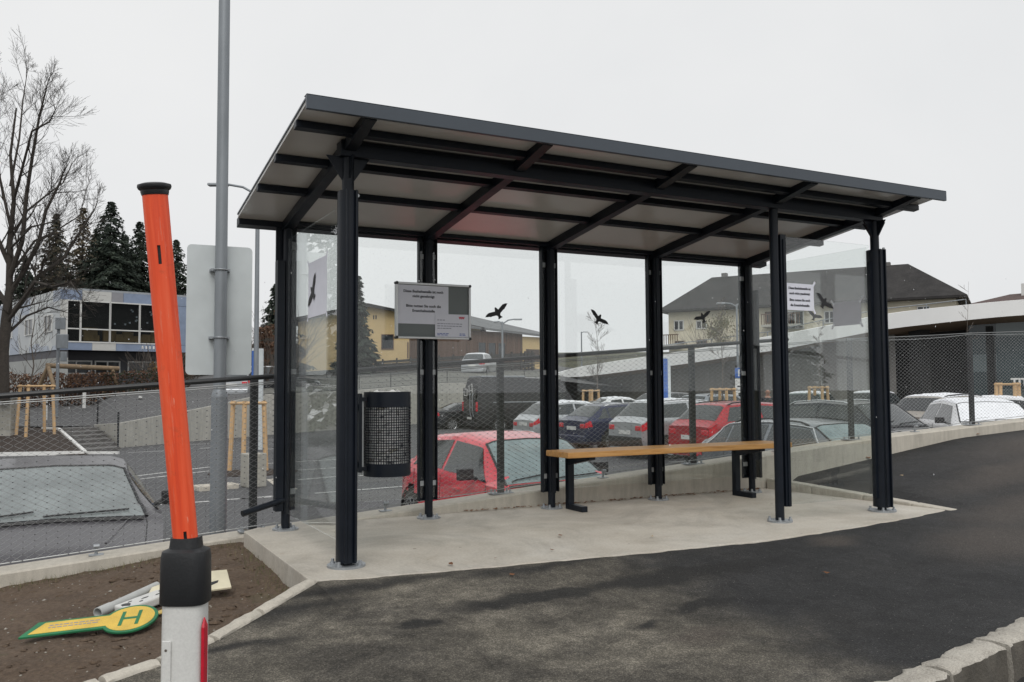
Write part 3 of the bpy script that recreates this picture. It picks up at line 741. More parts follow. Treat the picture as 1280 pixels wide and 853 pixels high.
# ------------------------------------------------------------ snow marker on a delineator post
def marker():
    c=gp(236,2.42,0); cx,cy=c.x,c.y; zg=hp(cx,cy)-.15
    root=empty('delineator_post',(cx,cy,zg),RD(-28),'white roadside delineator with a black collar in the left foreground','delineator post')
    zt_=.665-zg
    # body: rounded D section
    def sec(w,d,n=28,r=.6):
        pts=[]
        for k in range(n):
            a=2*pi*k/n; ca,sa=cos(a),sin(a)
            e=.62; pts.append((w/2*math.copysign(abs(ca)**e,ca), d/2*math.copysign(abs(sa)**e,sa)))
        return pts
    def loft(secs,mb):
        n=len(secs[0][0]); vs=[]; fs=[]
        for pts,z,ox,oy in secs: vs+=[(x+ox,y+oy,z) for x,y in pts]
        for i in range(len(secs)-1):
            for k in range(n): fs.append((i*n+k,i*n+(k+1)%n,(i+1)*n+(k+1)%n,(i+1)*n+k))
        fs.append(tuple(range(n-1,-1,-1))); o=(len(secs)-1)*n; fs.append(tuple(range(o,o+n))); mb.add(vs,fs); return mb
    loft([(sec(.118,.10),-.1,0,0),(sec(.116,.098),.5,0,0),(sec(.112,.095),zt_-.13,0,0)],MB()).build('body',M['white_plastic'],root,smooth=True,ang=50)
    loft([(sec(.124,.106),zt_-.155,0,0),(sec(.127,.109),zt_-.15,0,0),(sec(.124,.106),zt_-.03,0,0),(sec(.118,.10),zt_-.014,0,0),(sec(.082,.08),zt_-.006,0,0),(sec(.078,.076),zt_+.012,0,0),(sec(.076,.074),zt_+.022,0,0)],MB()).build('collar',M['plastic_black'],root,smooth=True,ang=38)
    # recessed strip at the left and red reflector strip at the right
    mb=MB(); mb.box(-.042,-.018,-.0535,-.049,.05,zt_-.245); mb.build('recess_panel',M['white_plastic'],root,bevel=.003)
    mb=MB(); mb.tube((-.031,-.0545,zt_-.27),(-.031,-.051,zt_-.27),.0035,n=8); mb.build('rivet',M['bark_grey'],root)
    mb=MB(); mb.box(.0555,.064,-.034,-.004,-.02,zt_-.215); mb.add([(.0555,-.034,zt_-.215),(.064,-.034,zt_-.215),(.0555,-.004,zt_-.215),(.064,-.004,zt_-.215),(.0575,-.020,zt_-.19),(.0605,-.018,zt_-.19)],[(0,1,5,4),(1,3,5),(3,2,4,5),(2,0,4)]); mb.build('reflector_strip',M['red_reflect'],root,bevel=.002)
    # orange snow stake
    m,nt,b=base('orange_tube'); v=coords(nt,'Object',(14,14,.6)); n=noise(nt,v,4,6,.6)
    c_=ramp(nt,n,[(.3,(.72,.065,.02)),(.5,(.86,.095,.028)),(.75,(.93,.15,.06))]); c_=mixc(nt,math_(nt,'MULTIPLY',math_(nt,'GREATER_THAN',noise(nt,v,11,4,.7),.62),.35),c_,(.8,.3,.2))
    v2=coords(nt,'Object',(1,1,1)); gr=ramp(nt,noise(nt,v2,16,8,.75),[(.56,0),(.72,1)]); c_=mixc(nt,math_(nt,'MULTIPLY',gr,.45),c_,(.30,.07,.035))
    sc=ramp(nt,noise(nt,coords(nt,'Object',(60,60,7)),1.4,5,.7,.3),[(.66,0),(.70,1)]); c_=mixc(nt,math_(nt,'MULTIPLY',sc,.5),c_,(.85,.45,.33))
    nt.links.new(c_,b.inputs['Base Color']); b.inputs['Roughness'].default_value=.55; bump(nt,b,n,.15,.003)
    a=Vector((cx,cy,.655)); t=pd(193,235,2.33)
    ax=(t-a).normalized(); st=empty('snow_stake',a,0,'tall leaning orange snow marker tube with a black cap, stuck in the white delineator','snow marker')
    st.rotation_mode='QUATERNION'; st.rotation_quaternion=Vector((0,0,1)).rotation_difference(ax)
    L=(t-a).length
    mb=MB(); q=[]
    n_=32
    R=.0325
    # tube wall with two slots facing the camera: built as strips of a cylinder with the slot cells missing
    loc=(ax.to_track_quat('Z','Y')); 
    inv=Vector((0,0,1)).rotation_difference(ax).inverted()
    cd=inv@((CAM-a).normalized()); phi=math.atan2(cd.y,cd.x)
    zs=[0,.003,.045,.06]+[.06+(L-.30-.06)*i/10 for i in range(1,11)]+[L-.235,L-.175,L-.165,L-.10,L]
    zs=sorted(set(round(z,4) for z in zs)); nn=96
    slots=[(.003,.055,.0,.0036),(L-.205,L-.155,-.05,.0042)]
    zs=sorted(set(zs+[round(v,4) for sl_ in slots for v in sl_[:2]]))
    vs=[];fs=[]
    for z in zs:
        for k in range(nn): an=2*pi*k/nn+phi; vs.append((R*cos(an),R*sin(an),z))
    for i in range(len(zs)-1):
        zc=(zs[i]+zs[i+1])/2
        for k in range(nn):
            an=((2*pi*(k+.5)/nn)+pi)%(2*pi)-pi
            if any(sa<zc<sb and abs(an-off)*R<hw for sa,sb,off,hw in slots): continue
            fs.append((i*nn+k,i*nn+(k+1)%nn,(i+1)*nn+(k+1)%nn,(i+1)*nn+k))
    mb.add(vs,fs); o=mb.build('tube',m,st); so=o.modifiers.new('Solid','SOLIDIFY'); so.thickness=.003
    mb=MB(); mb.lathe([(.0,L-.02),(.034,L-.02),(.036,L-.012),(.036,L-.008),(.041,L-.004),(.0435,L+.002),(.0425,L+.008),(.03,L+.012),(0,L+.013)],(0,0,0),40); mb.build('cap',M['plastic_black'],st,smooth=True,ang=40)
    mb=MB(); mb.lathe([(0,-.02),(.028,-.02),(.028,L-.03),(0,L-.03)],(0,0,0),24); mb.build('inner_core',M['plastic_black'],st,smooth=True)
marker()

# ------------------------------------------------------------ things lying on the soil
def debris():
    # bus stop flag, green and yellow
    a=hit(28,803,hd); b=hit(198,783,hd); d=(b-a); d.z=0; L=d.length; ang=math.atan2(d.y,d.x)
    z=hd(a.x,a.y); root=empty('stop_flag',(a.x,a.y,hd(a.x,a.y)+.05),ang,'green and yellow bus stop flag with a green H lying flat on the soil','bus stop sign')
    slope=(hd(b.x,b.y)-hd(a.x,a.y))/L
    root.rotation_mode='XYZ'; root.rotation_euler=(RD(15),-math.atan(slope),ang)
    r=.145; cx=L-r; hw=.072
    def outline(off,x0):
        hw_=hw-off; r_=r-off; pts=[(x0+off*1.2,-hw_),]
        th=math.asin(min(1,hw_/r_)); 
        for k in range(29):
            an=-(pi-th)+ (2*(pi-th))*k/28; pts.append((cx+r_*cos(an),r_*sin(an)))
        pts.append((x0+off*1.2+.06,hw_)); return pts
    mb=MB(); mb.prism(outline(0,.0),.012); mb.build('plate',M['flag_green'],root,bevel=.002)
    mb=MB(); mb.prism(outline(.018,.02),.0015,Matrix.Translation((0,0,.0122))); mb.build('face',M['flag_yellow'],root)
    mb=MB(); 
    for x in (-.05,.035): mb.box(cx+x,cx+x+.018,-.075,.075,.0140,.0155)
    mb.box(cx-.031,cx+.0345,-.010,.010,.0140,.0155); mb.build('letter_h',M['flag_green'],root)
    rr=random.Random(9); mb=MB()
    for yy in (.018,-.006):
        x=.13
        while x<L-2*r-.02:
            l=rr.uniform(.012,.03); mb.box(x,x+l,yy-.004,yy+.004,.0140,.0146); x+=l+.006
    mb.build('small_print',M['ink_soft'],root)
    # plastic pipe
    a=hit(196,750,hd); b=hit(122,780,hd); mb=MB(); a2=a+Vector((0,0,.085)); b2=b+Vector((0,0,.06))
    d=(b2-a2).normalized(); root=empty('plastic_pipe',a2,0,'pale grey plastic pipe lying on the soil behind the stop flag','pipe')
    q=Matrix.Translation((0,0,0)); L=(b2-a2).length; rot=Vector((0,0,1)).rotation_difference(d).to_matrix()
    mb=MB(); mb.lathe([(.02,0),(.026,0),(.026,L*.8),(.029,L*.8),(.031,L),(.026,L),(.02,L*.9),(.02,0)],(0,0,0),20,axis=rot)
    mb.build('pipe_tube',pm('pipe_grey',(.45,.46,.45),.5,.12,9),root,smooth=True,ang=40)
    # broken post section with dark holes
    a=hit(226,748,hd)+Vector((0,0,.06)); b=hit(152,774,hd)+Vector((0,0,.045)); d=(b-a).normalized(); L=(b-a).length
    root=empty('broken_profile',a,0,'broken white plastic profile with ragged dark holes beside the pipe','broken profile')
    u=d; w=Vector((0,0,1)).cross(u).normalized(); nrm=u.cross(w)
    T=Matrix(((u.x,w.x,nrm.x,0),(u.y,w.y,nrm.y,0),(u.z,w.z,nrm.z,0),(0,0,0,1)))
    mb=MB(); mb.box(-.01,L,-.065,.065,-.025,.025,M=T); mb.build('shell',M['white_plastic'],root,bevel=.01)
    mb=MB(); rr=random.Random(4)
    for (s,t,l,hw_) in ((.15,.02,.03,.006),(.3,-.02,.045,.008),(.45,.02,.03,.006),(.62,.0,.05,.007),(.75,.03,.03,.005),(.82,-.025,.03,.006),(.93,0,.05,.03)):
        pts=[(L*s+l*cos(2*pi*k/9)*rr.uniform(.6,1)*.6, t+hw_*sin(2*pi*k/9)*rr.uniform(.6,1.2)) for k in range(9)]
        mb.prism(pts,.002,T@Matrix.Translation((0,0,.0252 if nrm.z>0 else -.0272)))
    mb.build('holes',M['plastic_black'],root)
    # cream plate with a dark hole, and a yellow one under it
    a=hit(222,754,hd); b=hit(276,748,hd); c=hit(266,722,hd)
    root=empty('cream_plate',a+Vector((0,0,.05)),math.atan2((b-a).y,(b-a).x),'cream coloured broken plate with a black hole lying beside the delineator','broken plate')
    root.rotation_euler=(RD(20),RD(-4),root.rotation_euler.z)
    mb=MB(); mb.prism([(-.18,-.02),(.31,-.02),(.285,.19),(.16,.20),(.05,.19),(-.15,.10)],.014); mb.build('plate',M['cream_board'],root,bevel=.003)
    mb=MB(); mb.prism([(.10,.01),(.17,.015),(.23,.05),(.235,.075),(.18,.06),(.13,.04)],.001,Matrix.Translation((0,0,.0145))); mb.build('hole',M['plastic_black'],root)
    a=hit(196,772,hd); root=empty('yellow_plate',a+Vector((0,0,.02)),RD(14),'dirty yellow plate lying between the stop flag and the cream plate','broken plate')
    mb=MB(); mb.prism([(-.06,-.03),(.22,-.02),(.32,.05),(.05,.045)],.01); mb.build('plate',pm('old_yellow',(.62,.45,.14),.6,.2,9),root,bevel=.002)
    # pebbles and straw
    mb=MB(); rr=random.Random(11)
    for k in range(520):
        X=-.35-rr.random()**.8*3.2; Y=rr.uniform(edgeY(X)+.1,1.75); r=rr.uniform(.002,.008)*(1.8 if rr.random()<.05 else 1); z=hdr(X,Y)
        vs=[];
        for q in ((1,0,0),(-1,0,0),(0,1,0),(0,-1,0),(0,0,1),(0,0,-1)): vs.append((X+q[0]*r*rr.uniform(.7,1.4),Y+q[1]*r*rr.uniform(.7,1.4),z+q[2]*r*.7))
        mb.add(vs,[(0,2,4),(2,1,4),(1,3,4),(3,0,4),(2,0,5),(1,2,5),(3,1,5),(0,3,5)])
    o=mb.build('pebbles',M['pebble']); tag(o,'small pale pebbles and crumbs scattered over the soil','pebbles',kind='stuff')
    mb=MB()
    for k in range(2600):
        t=rr.random(); 
        if t<.6: X=-.35-rr.random()*3.5; Y=1.78-abs(rr.gauss(0,.10))
        elif t<.8: X=-.30-abs(rr.gauss(0,.08)); Y=rr.uniform(-.3,1.6)
        else: X=-.4-rr.random()*2.2; Y=rr.uniform(-.6,1.7)
        z=hd(X,Y); a=rr.uniform(0,2*pi); h=rr.uniform(.006,.05)*(1 if t<.8 else .5); l=rr.uniform(.01,.05); w=.0015
        mb.add([(X-w*sin(a),Y+w*cos(a),z-.003),(X+w*sin(a),Y-w*cos(a),z-.003),(X+l*cos(a),Y+l*sin(a),z+h)],[(0,1,2)],0 if rr.random()<.6 else 1)
    o=mb.build('dry_grass',[pm('dry_grass_blade',(.16,.14,.07),.9,.3,40),pm('green_grass_blade',(.07,.09,.03),.9,.3,40)]); tag(o,'thin dry grass and straw along the edges of the soil strip','grass',kind='stuff')
    # clods
    mb=MB()
    for k in range(700):
        X=-.4-rr.random()*3.2; Y=rr.uniform(edgeY(X)+.1,1.7); r=rr.uniform(.006,.026)*(1.5 if rr.random()<.05 else 1); z=hd(X,Y)
        n=7; P=[]
        for i in range(5):
            ph_=-pi/2+pi*i/4; P.append([(X+r*cos(ph_)*cos(2*pi*j/n)*(1+.3*sin(j*2.1+k)),Y+r*cos(ph_)*sin(2*pi*j/n)*(1+.3*cos(j*1.7+k)),z+r*.35*sin(ph_)*1.2) for j in range(n+1)])
        mb.grid(P)
    o=mb.build('soil_clods',M['dirt'],smooth=True,ang=60); tag(o,'crumbly lumps of brown soil on the verge','soil',kind='stuff')
    # leaves on the asphalt and along the wall foot
    mb=MB(); cols=[pm('leaf_brown',(.16,.07,.03),.8,.3,30),pm('leaf_pale',(.42,.32,.2),.8,.3,30)]
    def leaf(X,Y,z,r,mi):
        a=rr.uniform(0,2*pi); pts=[]
        for k,(u,v_) in enumerate(((-1,0),(-.4,.45),(.3,.5),(1,.05),(.3,-.45),(-.4,-.4))):
            pts.append((X+r*(u*cos(a)-v_*sin(a)),Y+r*(u*sin(a)+v_*cos(a)),z+.004+rr.uniform(0,.45)*r))
        mb.add(pts,[(0,1,2,3),(0,3,4,5)],mi)
    for k in range(200):
        X=rr.uniform(1.6,5.05)**1.0; leaf(X,1.79-abs(rr.gauss(0,.035))-.012,.004,rr.uniform(.010,.028),0)
    for (px_,py_) in ((1065,571),(1100,569),(1128,561),(1180,551),(1220,545),(1150,556),(1245,541),(1050,577),(1036,583),(1085,575)):
        p=hit(px_,py_,hp); leaf(p.x,p.y,p.z+.014,rr.uniform(.035,.065),1 if rr.random()<.7 else 0)
    for (px_,py_) in ((563,708),(620,700),(1032,719),(1127,596),(640,721),(815,673),(700,672),(517,603),(690,690)):
        p=hit(px_,py_,lambda x,y:hp(x,y) if not(-.28<x<5.3 and y>-.5) else 0); leaf(p.x,p.y,p.z+.006,rr.uniform(.015,.03),rr.choice((0,1)))
    o=mb.build('fallen_leaves',cols); tag(o,'small dead leaves on the asphalt and along the foot of the wall','fallen leaves',kind='stuff')
debris()

# ------------------------------------------------------------ tall grey pole with the back of a traffic sign
def sign_pole():
    b=pY(272.5,660,2.55); x,y=b.x,b.y
    root=empty('sign_pole',(x,y,LOT),0,'tall round grey galvanised pole standing behind the fence on the left','pole')
    mb=MB(); mb.tube((0,0,0),(0,0,2.03),.071,.069,n=28); mb.lathe([(.069,2.03),(.064,2.06),(.052,2.09)],(0,0,0),28); mb.tube((0,0,2.09),(0,0,6.5),.052,.047,n=28); mb.build('shaft',M['galv_pole'],root,smooth=True,ang=50)
    sg=empty('traffic_sign',(x,y+.075,LOT+2.2),RD(-2),'pale blank back of a rounded rectangular traffic sign clamped to the tall grey pole','traffic sign')
    x0,x1,z0,z1=-.275,.275,.02,1.155; r=.04; pts=[]
    for (cx,cz,a0) in ((x1-r,z0+r,-pi/2),(x1-r,z1-r,0),(x0+r,z1-r,pi/2),(x0+r,z0+r,pi)):
        for k in range(6): a=a0+pi/2*k/5; pts.append((cx+r*cos(a),cz+r*sin(a)))
    mb=MB(); mb.prism(pts,.003,Matrix(((1,0,0,0.005),(0,0,-1,.02),(0,1,0,0),(0,0,0,1)))); mb.build('panel',M['sign_back'],sg)
    for z in (.93,.34):
        mb=MB(); mb.box(-.085,.085,-.002,.014,z-.012,z+.012)
        for k in range(14):
            a=pi+pi*k/14; a2=pi+pi*(k+1)/14; mb.tube((.058*cos(a),.058*sin(a)-.075+.0,z),(.058*cos(a2),.058*sin(a2)-.075,z),.006,n=6)
        for s in (-1,1): mb.tube((s*.075,-.02,z),(s*.075,.0,z),.012,n=8); mb.box(min(s*.052,s*.08),max(s*.052,s*.08),-.078,-.004,z-.01,z+.01)
        mb.build('clamp',M['galv'],sg)
    return
sign_pole()
# ------------------------------------------------------------ cars
def paint(name,col,met=.4,rough=.3,drops=.0,coat=.7):
    m,nt,b=base(name); v=coords(nt)
    n=noise(nt,v,3,7,.6); c=ramp(nt,n,[(.3,[x*.9 for x in col]),(.7,[min(1,x*1.08) for x in col])])
    if drops:
        vo=N(nt,'ShaderNodeTexVoronoi'); vo.inputs['Scale'].default_value=38; nt.links.new(v,vo.inputs['Vector'])
        k=math_(nt,'LESS_THAN',vo.outputs['Distance'],.22); c=mixc(nt,math_(nt,'MULTIPLY',k,drops),c,[min(1,x*1.6+.03) for x in col])
    nt.links.new(c,b.inputs['Base Color']); b.inputs['Metallic'].default_value=met
    r=math_(nt,'MULTIPLY_ADD',n,.2,rough-.08); nt.links.new(r,b.inputs['Roughness']); b.inputs['Coat Weight'].default_value=coat; b.inputs['Coat Roughness'].default_value=.12
    return m
def car_glass(name,col,rough=.06,spots=.0):
    m,nt,b=base(name); v=coords(nt); n=noise(nt,v,2.6,6,.6)
    c=ramp(nt,n,[(.3,[x*.7 for x in col]),(.7,[x*1.25 for x in col])])
    if spots:
        vo=N(nt,'ShaderNodeTexVoronoi'); vo.inputs['Scale'].default_value=34; nt.links.new(v,vo.inputs['Vector'])
        k=math_(nt,'LESS_THAN',vo.outputs['Distance'],.25); c=mixc(nt,math_(nt,'MULTIPLY',k,spots),c,[x*.45 for x in col])
    nt.links.new(c,b.inputs['Base Color']); b.inputs['Roughness'].default_value=rough; b.inputs['Specular IOR Level'].default_value=.7; return m
M['cg_dark']=car_glass('car_glass_dark',(.022,.026,.028))
M['cg_mid']=car_glass('car_glass_misty',(.045,.052,.055),.08)
M['cg_wet_sky']=car_glass('windscreen_wet_sky',(.20,.225,.225),.2,.5)  # pale from droplet film and sky reflection, both put into the base colour
M['cg_wet_sky2']=car_glass('windscreen_wet_sky_teal',(.22,.29,.30),.2,.5)  # teal variant, sky reflection likewise mixed into the wet glass colour
M['lamp_red']=pm('tail_lamp_red',(.55,.015,.03),.2,.2,12,coat=.6)
M['lamp_clear']=pm('lamp_clear',(.55,.56,.58),.15,.2,12,coat=.6)
M['plate']=pm('number_plate',(.65,.65,.63),.5,.05)
M['rim']=pm('alloy_rim',(.42,.43,.44),.3,.15,9,0,.7)
M['trim_black']=pm('black_trim',(.015,.015,.017),.5,.1)
M['chrome']=pm('chrome_trim',(.75,.76,.77),.18,.05,9,0,.9)

def curve(pts, L, step=.01, blur=.07):
    n=int(L/step)+1; ys=[]
    j=0
    for i in range(n):
        s=i*step
        while j<len(pts)-2 and s>pts[j+1][0]: j+=1
        a,b=pts[j],pts[j+1]; t=0 if b[0]==a[0] else max(0,min(1,(s-a[0])/(b[0]-a[0]))); ys.append(a[1]+(b[1]-a[1])*t)
    k=int(blur/step)
    for _ in range(2):
        acc=[0]
        for y in ys: acc.append(acc[-1]+y)
        ys=[(acc[min(n,i+k+1)]-acc[max(0,i-k)])/(min(n,i+k+1)-max(0,i-k)) for i in range(n)]
    def f(s):
        s=max(0,min((n-1)*step,s)); i=min(n-2,int(s/step)); t=s/step-i; return ys[i]+(ys[i+1]-ys[i])*t
    return f
TYPES={
 'sedan':dict(L=4.7,W=1.88,H=1.41,cowl=.93,hood=.84,nose=.64,a=(1.05,2.0),r=3.25,b=(3.95,1.06),tail=1.02,belt=.93,roofw=.66),
 'hatch':dict(L=4.25,W=1.74,H=1.50,cowl=.94,hood=.86,nose=.66,a=(.90,1.72),r=3.5,b=(4.05,.98),tail=.86,belt=.94,roofw=.68),
 'wagon':dict(L=4.8,W=1.82,H=1.47,cowl=.98,hood=.86,nose=.66,a=(1.30,2.05),r=4.05,b=(4.62,1.02),tail=.95,belt=.93,roofw=.68),
 'suv':dict(L=4.5,W=1.85,H=1.62,cowl=1.10,hood=1.0,nose=.76,a=(1.20,1.88),r=3.85,b=(4.32,1.08),tail=1.0,belt=1.03,roofw=.70),
 'van':dict(L=6.0,W=2.0,H=2.62,cowl=1.40,hood=1.22,nose=.85,a=(.80,1.55),r=5.85,b=(5.93,1.35),tail=1.3,belt=1.28,roofw=.86),
}
def make_car(kind, paintm, name='parked_car', glass='cg_dark', front_glass=None, rails=False, chrome=False, snow=0, simple=False, lampstyle=0, cladding=False, H=None):
    T=dict(TYPES[kind]); L,W=T['L'],T['W']; Hh=H or T['H']; van=kind=='van'
    root=empty(name,(0,0,0))
    a0,a1=T['a']; b0,bz=T['b']; r=T['r']
    ztop=curve([(0,T['nose']-.12),(.06,T['nose']),(.35,T['hood']-.03),(a0-.05,T['cowl']),(a1,Hh-.05),((a1+r)/2,Hh+.01),(r,Hh-.05 if not van else Hh-.01),(b0,bz+.03),(L-.05,T['tail']+.01),(L,T['tail']-.03)],L,blur=.05)
    wpl=curve([(0,.74),(.12,.86),(.5,.965),(1.0,1.0),(L-1.0,1.0),(L-.4,.975),(L-.08,.90),(L,.82)],L,blur=.06)
    rw=T['roofw']
    wtp=curve([(0,.80),(a0-.05,.86),(a1,rw),(r,rw),(b0,.84 if not van else rw),(L,.80 if not van else rw)],L,blur=.06)
    def bz_(s): return min(T['belt']+.02*s/L*2, ztop(s)-.045)
    def S_(s,v):
        w=wpl(s)*W/2; zb=bz_(s); zz=ztop(s); wt=min(wtp(s)*W/2,w*.95)
        low=.20 if not van else .26
        taper=ss(min(s,L-s),0,.35); low=low+.06*(1-taper)
        K=[(w*.90,low),(w*.985,low+.12),(w,.52),(w*.975,zb),(wt,zz-.055 if zz-zb>.12 else zz-.02),(wt*.80,zz-.012),(0,zz+.004)]
        v=max(0,min(5.9999,v)); i=int(v); t=v-i; 
        y=K[i][0]+(K[i+1][0]-K[i][0])*t; z=K[i][1]+(K[i+1][1]-K[i][1])*t
        return Vector((L/2-s,y,z))
    def Q(s,v,side=1,off=0.0):
        p=S_(s,v)
        if off:
            e=.02; du=S_(min(L,s+e),v)-S_(max(0,s-e),v); dv=S_(s,min(5.99,v+.05))-S_(s,max(0,v-.05)); n=dv.cross(du)
            if n.length>1e-9:
                n.normalize()
                if n.y<-.001 and v<5: n=-n
                if v>=5 and n.z<0: n=-n
                p=p+n*off
        return Vector((p.x,p.y*side,p.z))
    wr=.33 if not van else .36; xf=.86 if not van else .98; xr=L-.90 if not van else L-1.15
    if kind=='hatch': xf=.72; xr=L-.62
    ns=46 if simple else 84; vs_=[0,.35,.7,1,1.35,1.7,2,2.25,2.5,2.75,3,3.25,3.5,3.75,4,4.33,4.66,5,5.3,5.65,6]
    ss_=[L*i/ns for i in range(ns+1)]
    mb=MB()
    P=[[Q(s,v,1) for v in vs_]+[Q(s,v,-1) for v in vs_[-2::-1]] for s in ss_]
    m=len(P[0]); o=[p for row in P for p in row]; fs=[]
    for i in range(ns):
        sc=(ss_[i]+ss_[i+1])/2
        for j in range(m-1):
            zc=(P[i][j].z+P[i][j+1].z)/2; vv=vs_[min(j,len(vs_)-1)] if j<len(vs_)-1 else vs_[max(0,m-2-j)]
            if vv<2.3 and any((sc-x)**2+(zc-wr)**2<(wr+.05)**2 for x in (xf,xr)): continue
            fs.append((i*m+j,(i+1)*m+j,(i+1)*m+j+1,i*m+j+1))
    fs.append(tuple(range(m))); fs.append(tuple(range(ns*m+m-1,ns*m-1,-1)))
    # underside
    for i in range(ns): fs.append((i*m,i*m+m-1,(i+1)*m+m-1,(i+1)*m))
    mb.add(o,fs); mb.build('body',paintm,root,smooth=True,ang=42)
    G=M[glass]; GF=M[front_glass] if front_glass else G
    def patch(name,s1,s2,v1,v2,side,mat,off=.006,n=8,mm=6):
        """s1,s2 functions of t (0 bottom..1 top)"""
        mb=MB(); P=[]
        for i in range(mm+1):
            t=i/mm; v=v1+(v2-v1)*t; P.append([Q(s1(t)+(s2(t)-s1(t))*k/n,v,side,off) for k in range(n+1)])
        mb.grid(P,flip=side>0); return mb.build(name,mat,root,smooth=True,ang=None)
    def cross(name,sa,sb,vlo,mat,off=.006,n=10,m2=8):
        mb=MB(); P=[]
        for i in range(n+1):
            s=sa+(sb-sa)*i/n; row=[]
            for k in range(-m2,m2+1):
                u=k/m2; v=6-abs(u)*(6-vlo); row.append(Q(s,v,1 if u>=0 else -1,off))
            P.append(row)
        mb.grid(P); return mb.build(name,mat,root,smooth=True,ang=None)
    cross('windscreen',a0+.03,a1-.02,4.12,GF)
    if not simple:
        mb=MB()
        for sd in (1,-1):
            mb.path([Q(a0+.02+(a1-a0-.02)*i/10,4.10,sd,.006) for i in range(11)],.016,6)
        mb.path([Q(a1-.01,6-abs(u)*1.88,1 if u>=0 else -1,.004) for u in [i/8-1 for i in range(17)]],.014,6)
        mb.build('windscreen_seal',M['trim_black'],root,smooth=True)
        for y0_,y1_ in ((-.10,.55),(.55,-.0+1.0)):
            pass
        mb=MB()
        for u0,u1,s0,s1 in ((-.75,-.12,.05,.30),(-.05,.6,.05,.26)):
            qs=[]
            for k in range(7):
                u=u0+(u1-u0)*k/6; s=a0+s0+(s1-s0)*k/6*.35; qs.append(Q(s,6-abs(u)*1.8,1 if u>=0 else -1,.02))
            mb.path(qs,.008,5)
        mb.build('wipers',M['trim_black'],root)
        for sd in (1,-1):
            mb=MB(); mb.path([Q(.30+(a0-.3)*i/8,4.25-.10*i/8,sd,.001) for i in range(9)],.005,4); mb.build('bonnet_seam',M['trim_black'],root)
            mb=MB(); mb.path([Q(.45+(a0-.5)*i/8,5.05+.25*(1-i/8),sd,.0) for i in range(9)],.012,6); mb.build('bonnet_crease',paintm,root,smooth=True)
        mb=MB(); mb.path([Q(.22,6-abs(u)*1.75,1 if u>=0 else -1,.001) for u in [i/8-1 for i in range(17)]],.005,4); mb.build('bonnet_seam',M['trim_black'],root)
    if van:
        for sd in (1,-1): patch('side_window',lambda t:a0+.28+.42*t,lambda t:a1+.42,3.12,3.62,sd,G)
        mb=MB()
        for yy in (-.50,.50): mb.box(-L/2-.012,-L/2+.0,yy-.30,yy+.30,1.50,2.1)
        mb.build('rear_window',G,root)
    else:
        cross('rear_window',r+.04,b0-.05,4.15,G)
        B=(a1+r)/2-.05
        for sd in (1,-1):
            patch('side_window',lambda t:a0+.32+.50*t,lambda t:B-.04,3.12,3.90,sd,G)
            ec=r+.10 if kind in('sedan',) else r+.15
            patch('side_window',lambda t:B+.04,lambda t:(ec-.02-.25*t) if kind!='wagon' else (B+.90),3.14,3.90,sd,G)
            if kind in('wagon','suv'):
                s0=B+.95 if kind=='wagon' else None
                if s0: patch('side_window',lambda t:s0,lambda t:r+.32-.30*t,3.16,3.88,sd,G)
            if chrome:
                mb=MB(); pts=[Q(a0+.26+.50*t,3.05+.92*t,sd,.012) for t in [i/8 for i in range(9)]]+[Q(a0+.85+(r+.12-a0-.85)*i/14,3.99,sd,.012) for i in range(1,15)]+[Q(r+.12+.28*t,3.99-.95*t,sd,.012) for t in [i/6 for i in range(1,7)]]
                mb.path(pts,.011,6); mb.build('window_trim',M['chrome'],root,smooth=True)
    if rails:
        for sd in (1,-1):
            mb=MB(); pts=[Q(a1+.15+(r-a1-.25)*i/10,4.35,sd,.045 if 0<i<10 else .0) for i in range(11)]; mb.path(pts,.017,6); mb.build('roof_rail',M['trim_black'] if rails==1 else M['chrome'],root,smooth=True)
    # wheels
    for x in (xf,xr):
        for sd in (1,-1):
            w=wpl(x)*W/2; wh=MB(); ax=Matrix.Rotation(RD(90),3,'X'); cx=L/2-x
            y0=(w-.215)*sd; 
            c=(cx,y0 if sd>0 else y0,wr)
            def lz(mb,prof): 
                pr=[(rr,(z if sd>0 else -z)) for rr,z in prof]
                rot=Matrix.Rotation(RD(-90),3,'X'); mb.lathe(pr,c,28,axis=rot); return mb
            wo=lz(MB(),[(wr-.12,0),(wr-.02,0),(wr,.03),(wr,.18),(wr-.015,.205),(wr-.10,.208),(wr-.115,.19)]).build('wheel',M['rubber'],root,smooth=True,ang=40)
            mb=lz(MB(),[(0,.16),(.05,.175),(.055,.165),(wr-.125,.150),(wr-.118,.20),(wr-.10,.206)]); 
            mb.build('rim',M['trim_black'],wo,smooth=True,ang=40)
            mb=MB()
            for k in range(10):
                a=2*pi*k/10; d=Vector((cos(a),0,sin(a))); t=Vector((-sin(a),0,cos(a))); yy=sd*.192; p0=Vector(c)+Vector((0,yy,0))
                mb.add([p0+d*.03+t*.02,p0+d*.03-t*.02,p0+d*(wr-.105)-t*.032,p0+d*(wr-.105)+t*.032],[(0,1,2,3)] if sd<0 else [(3,2,1,0)])
            lz(mb,[(wr-.125,.192),(wr-.105,.209),(wr-.095,.207)]); lz(mb,[(0,.2),(.045,.2),(.05,.19)])
            mb.build('spokes',M['rim'],wo)
            # arch liner
            mb=MB(); lz(mb,[(wr+.052,-.10),(wr+.052,.218)]); 
            mb.build('arch_liner',M['trim_black'],root)
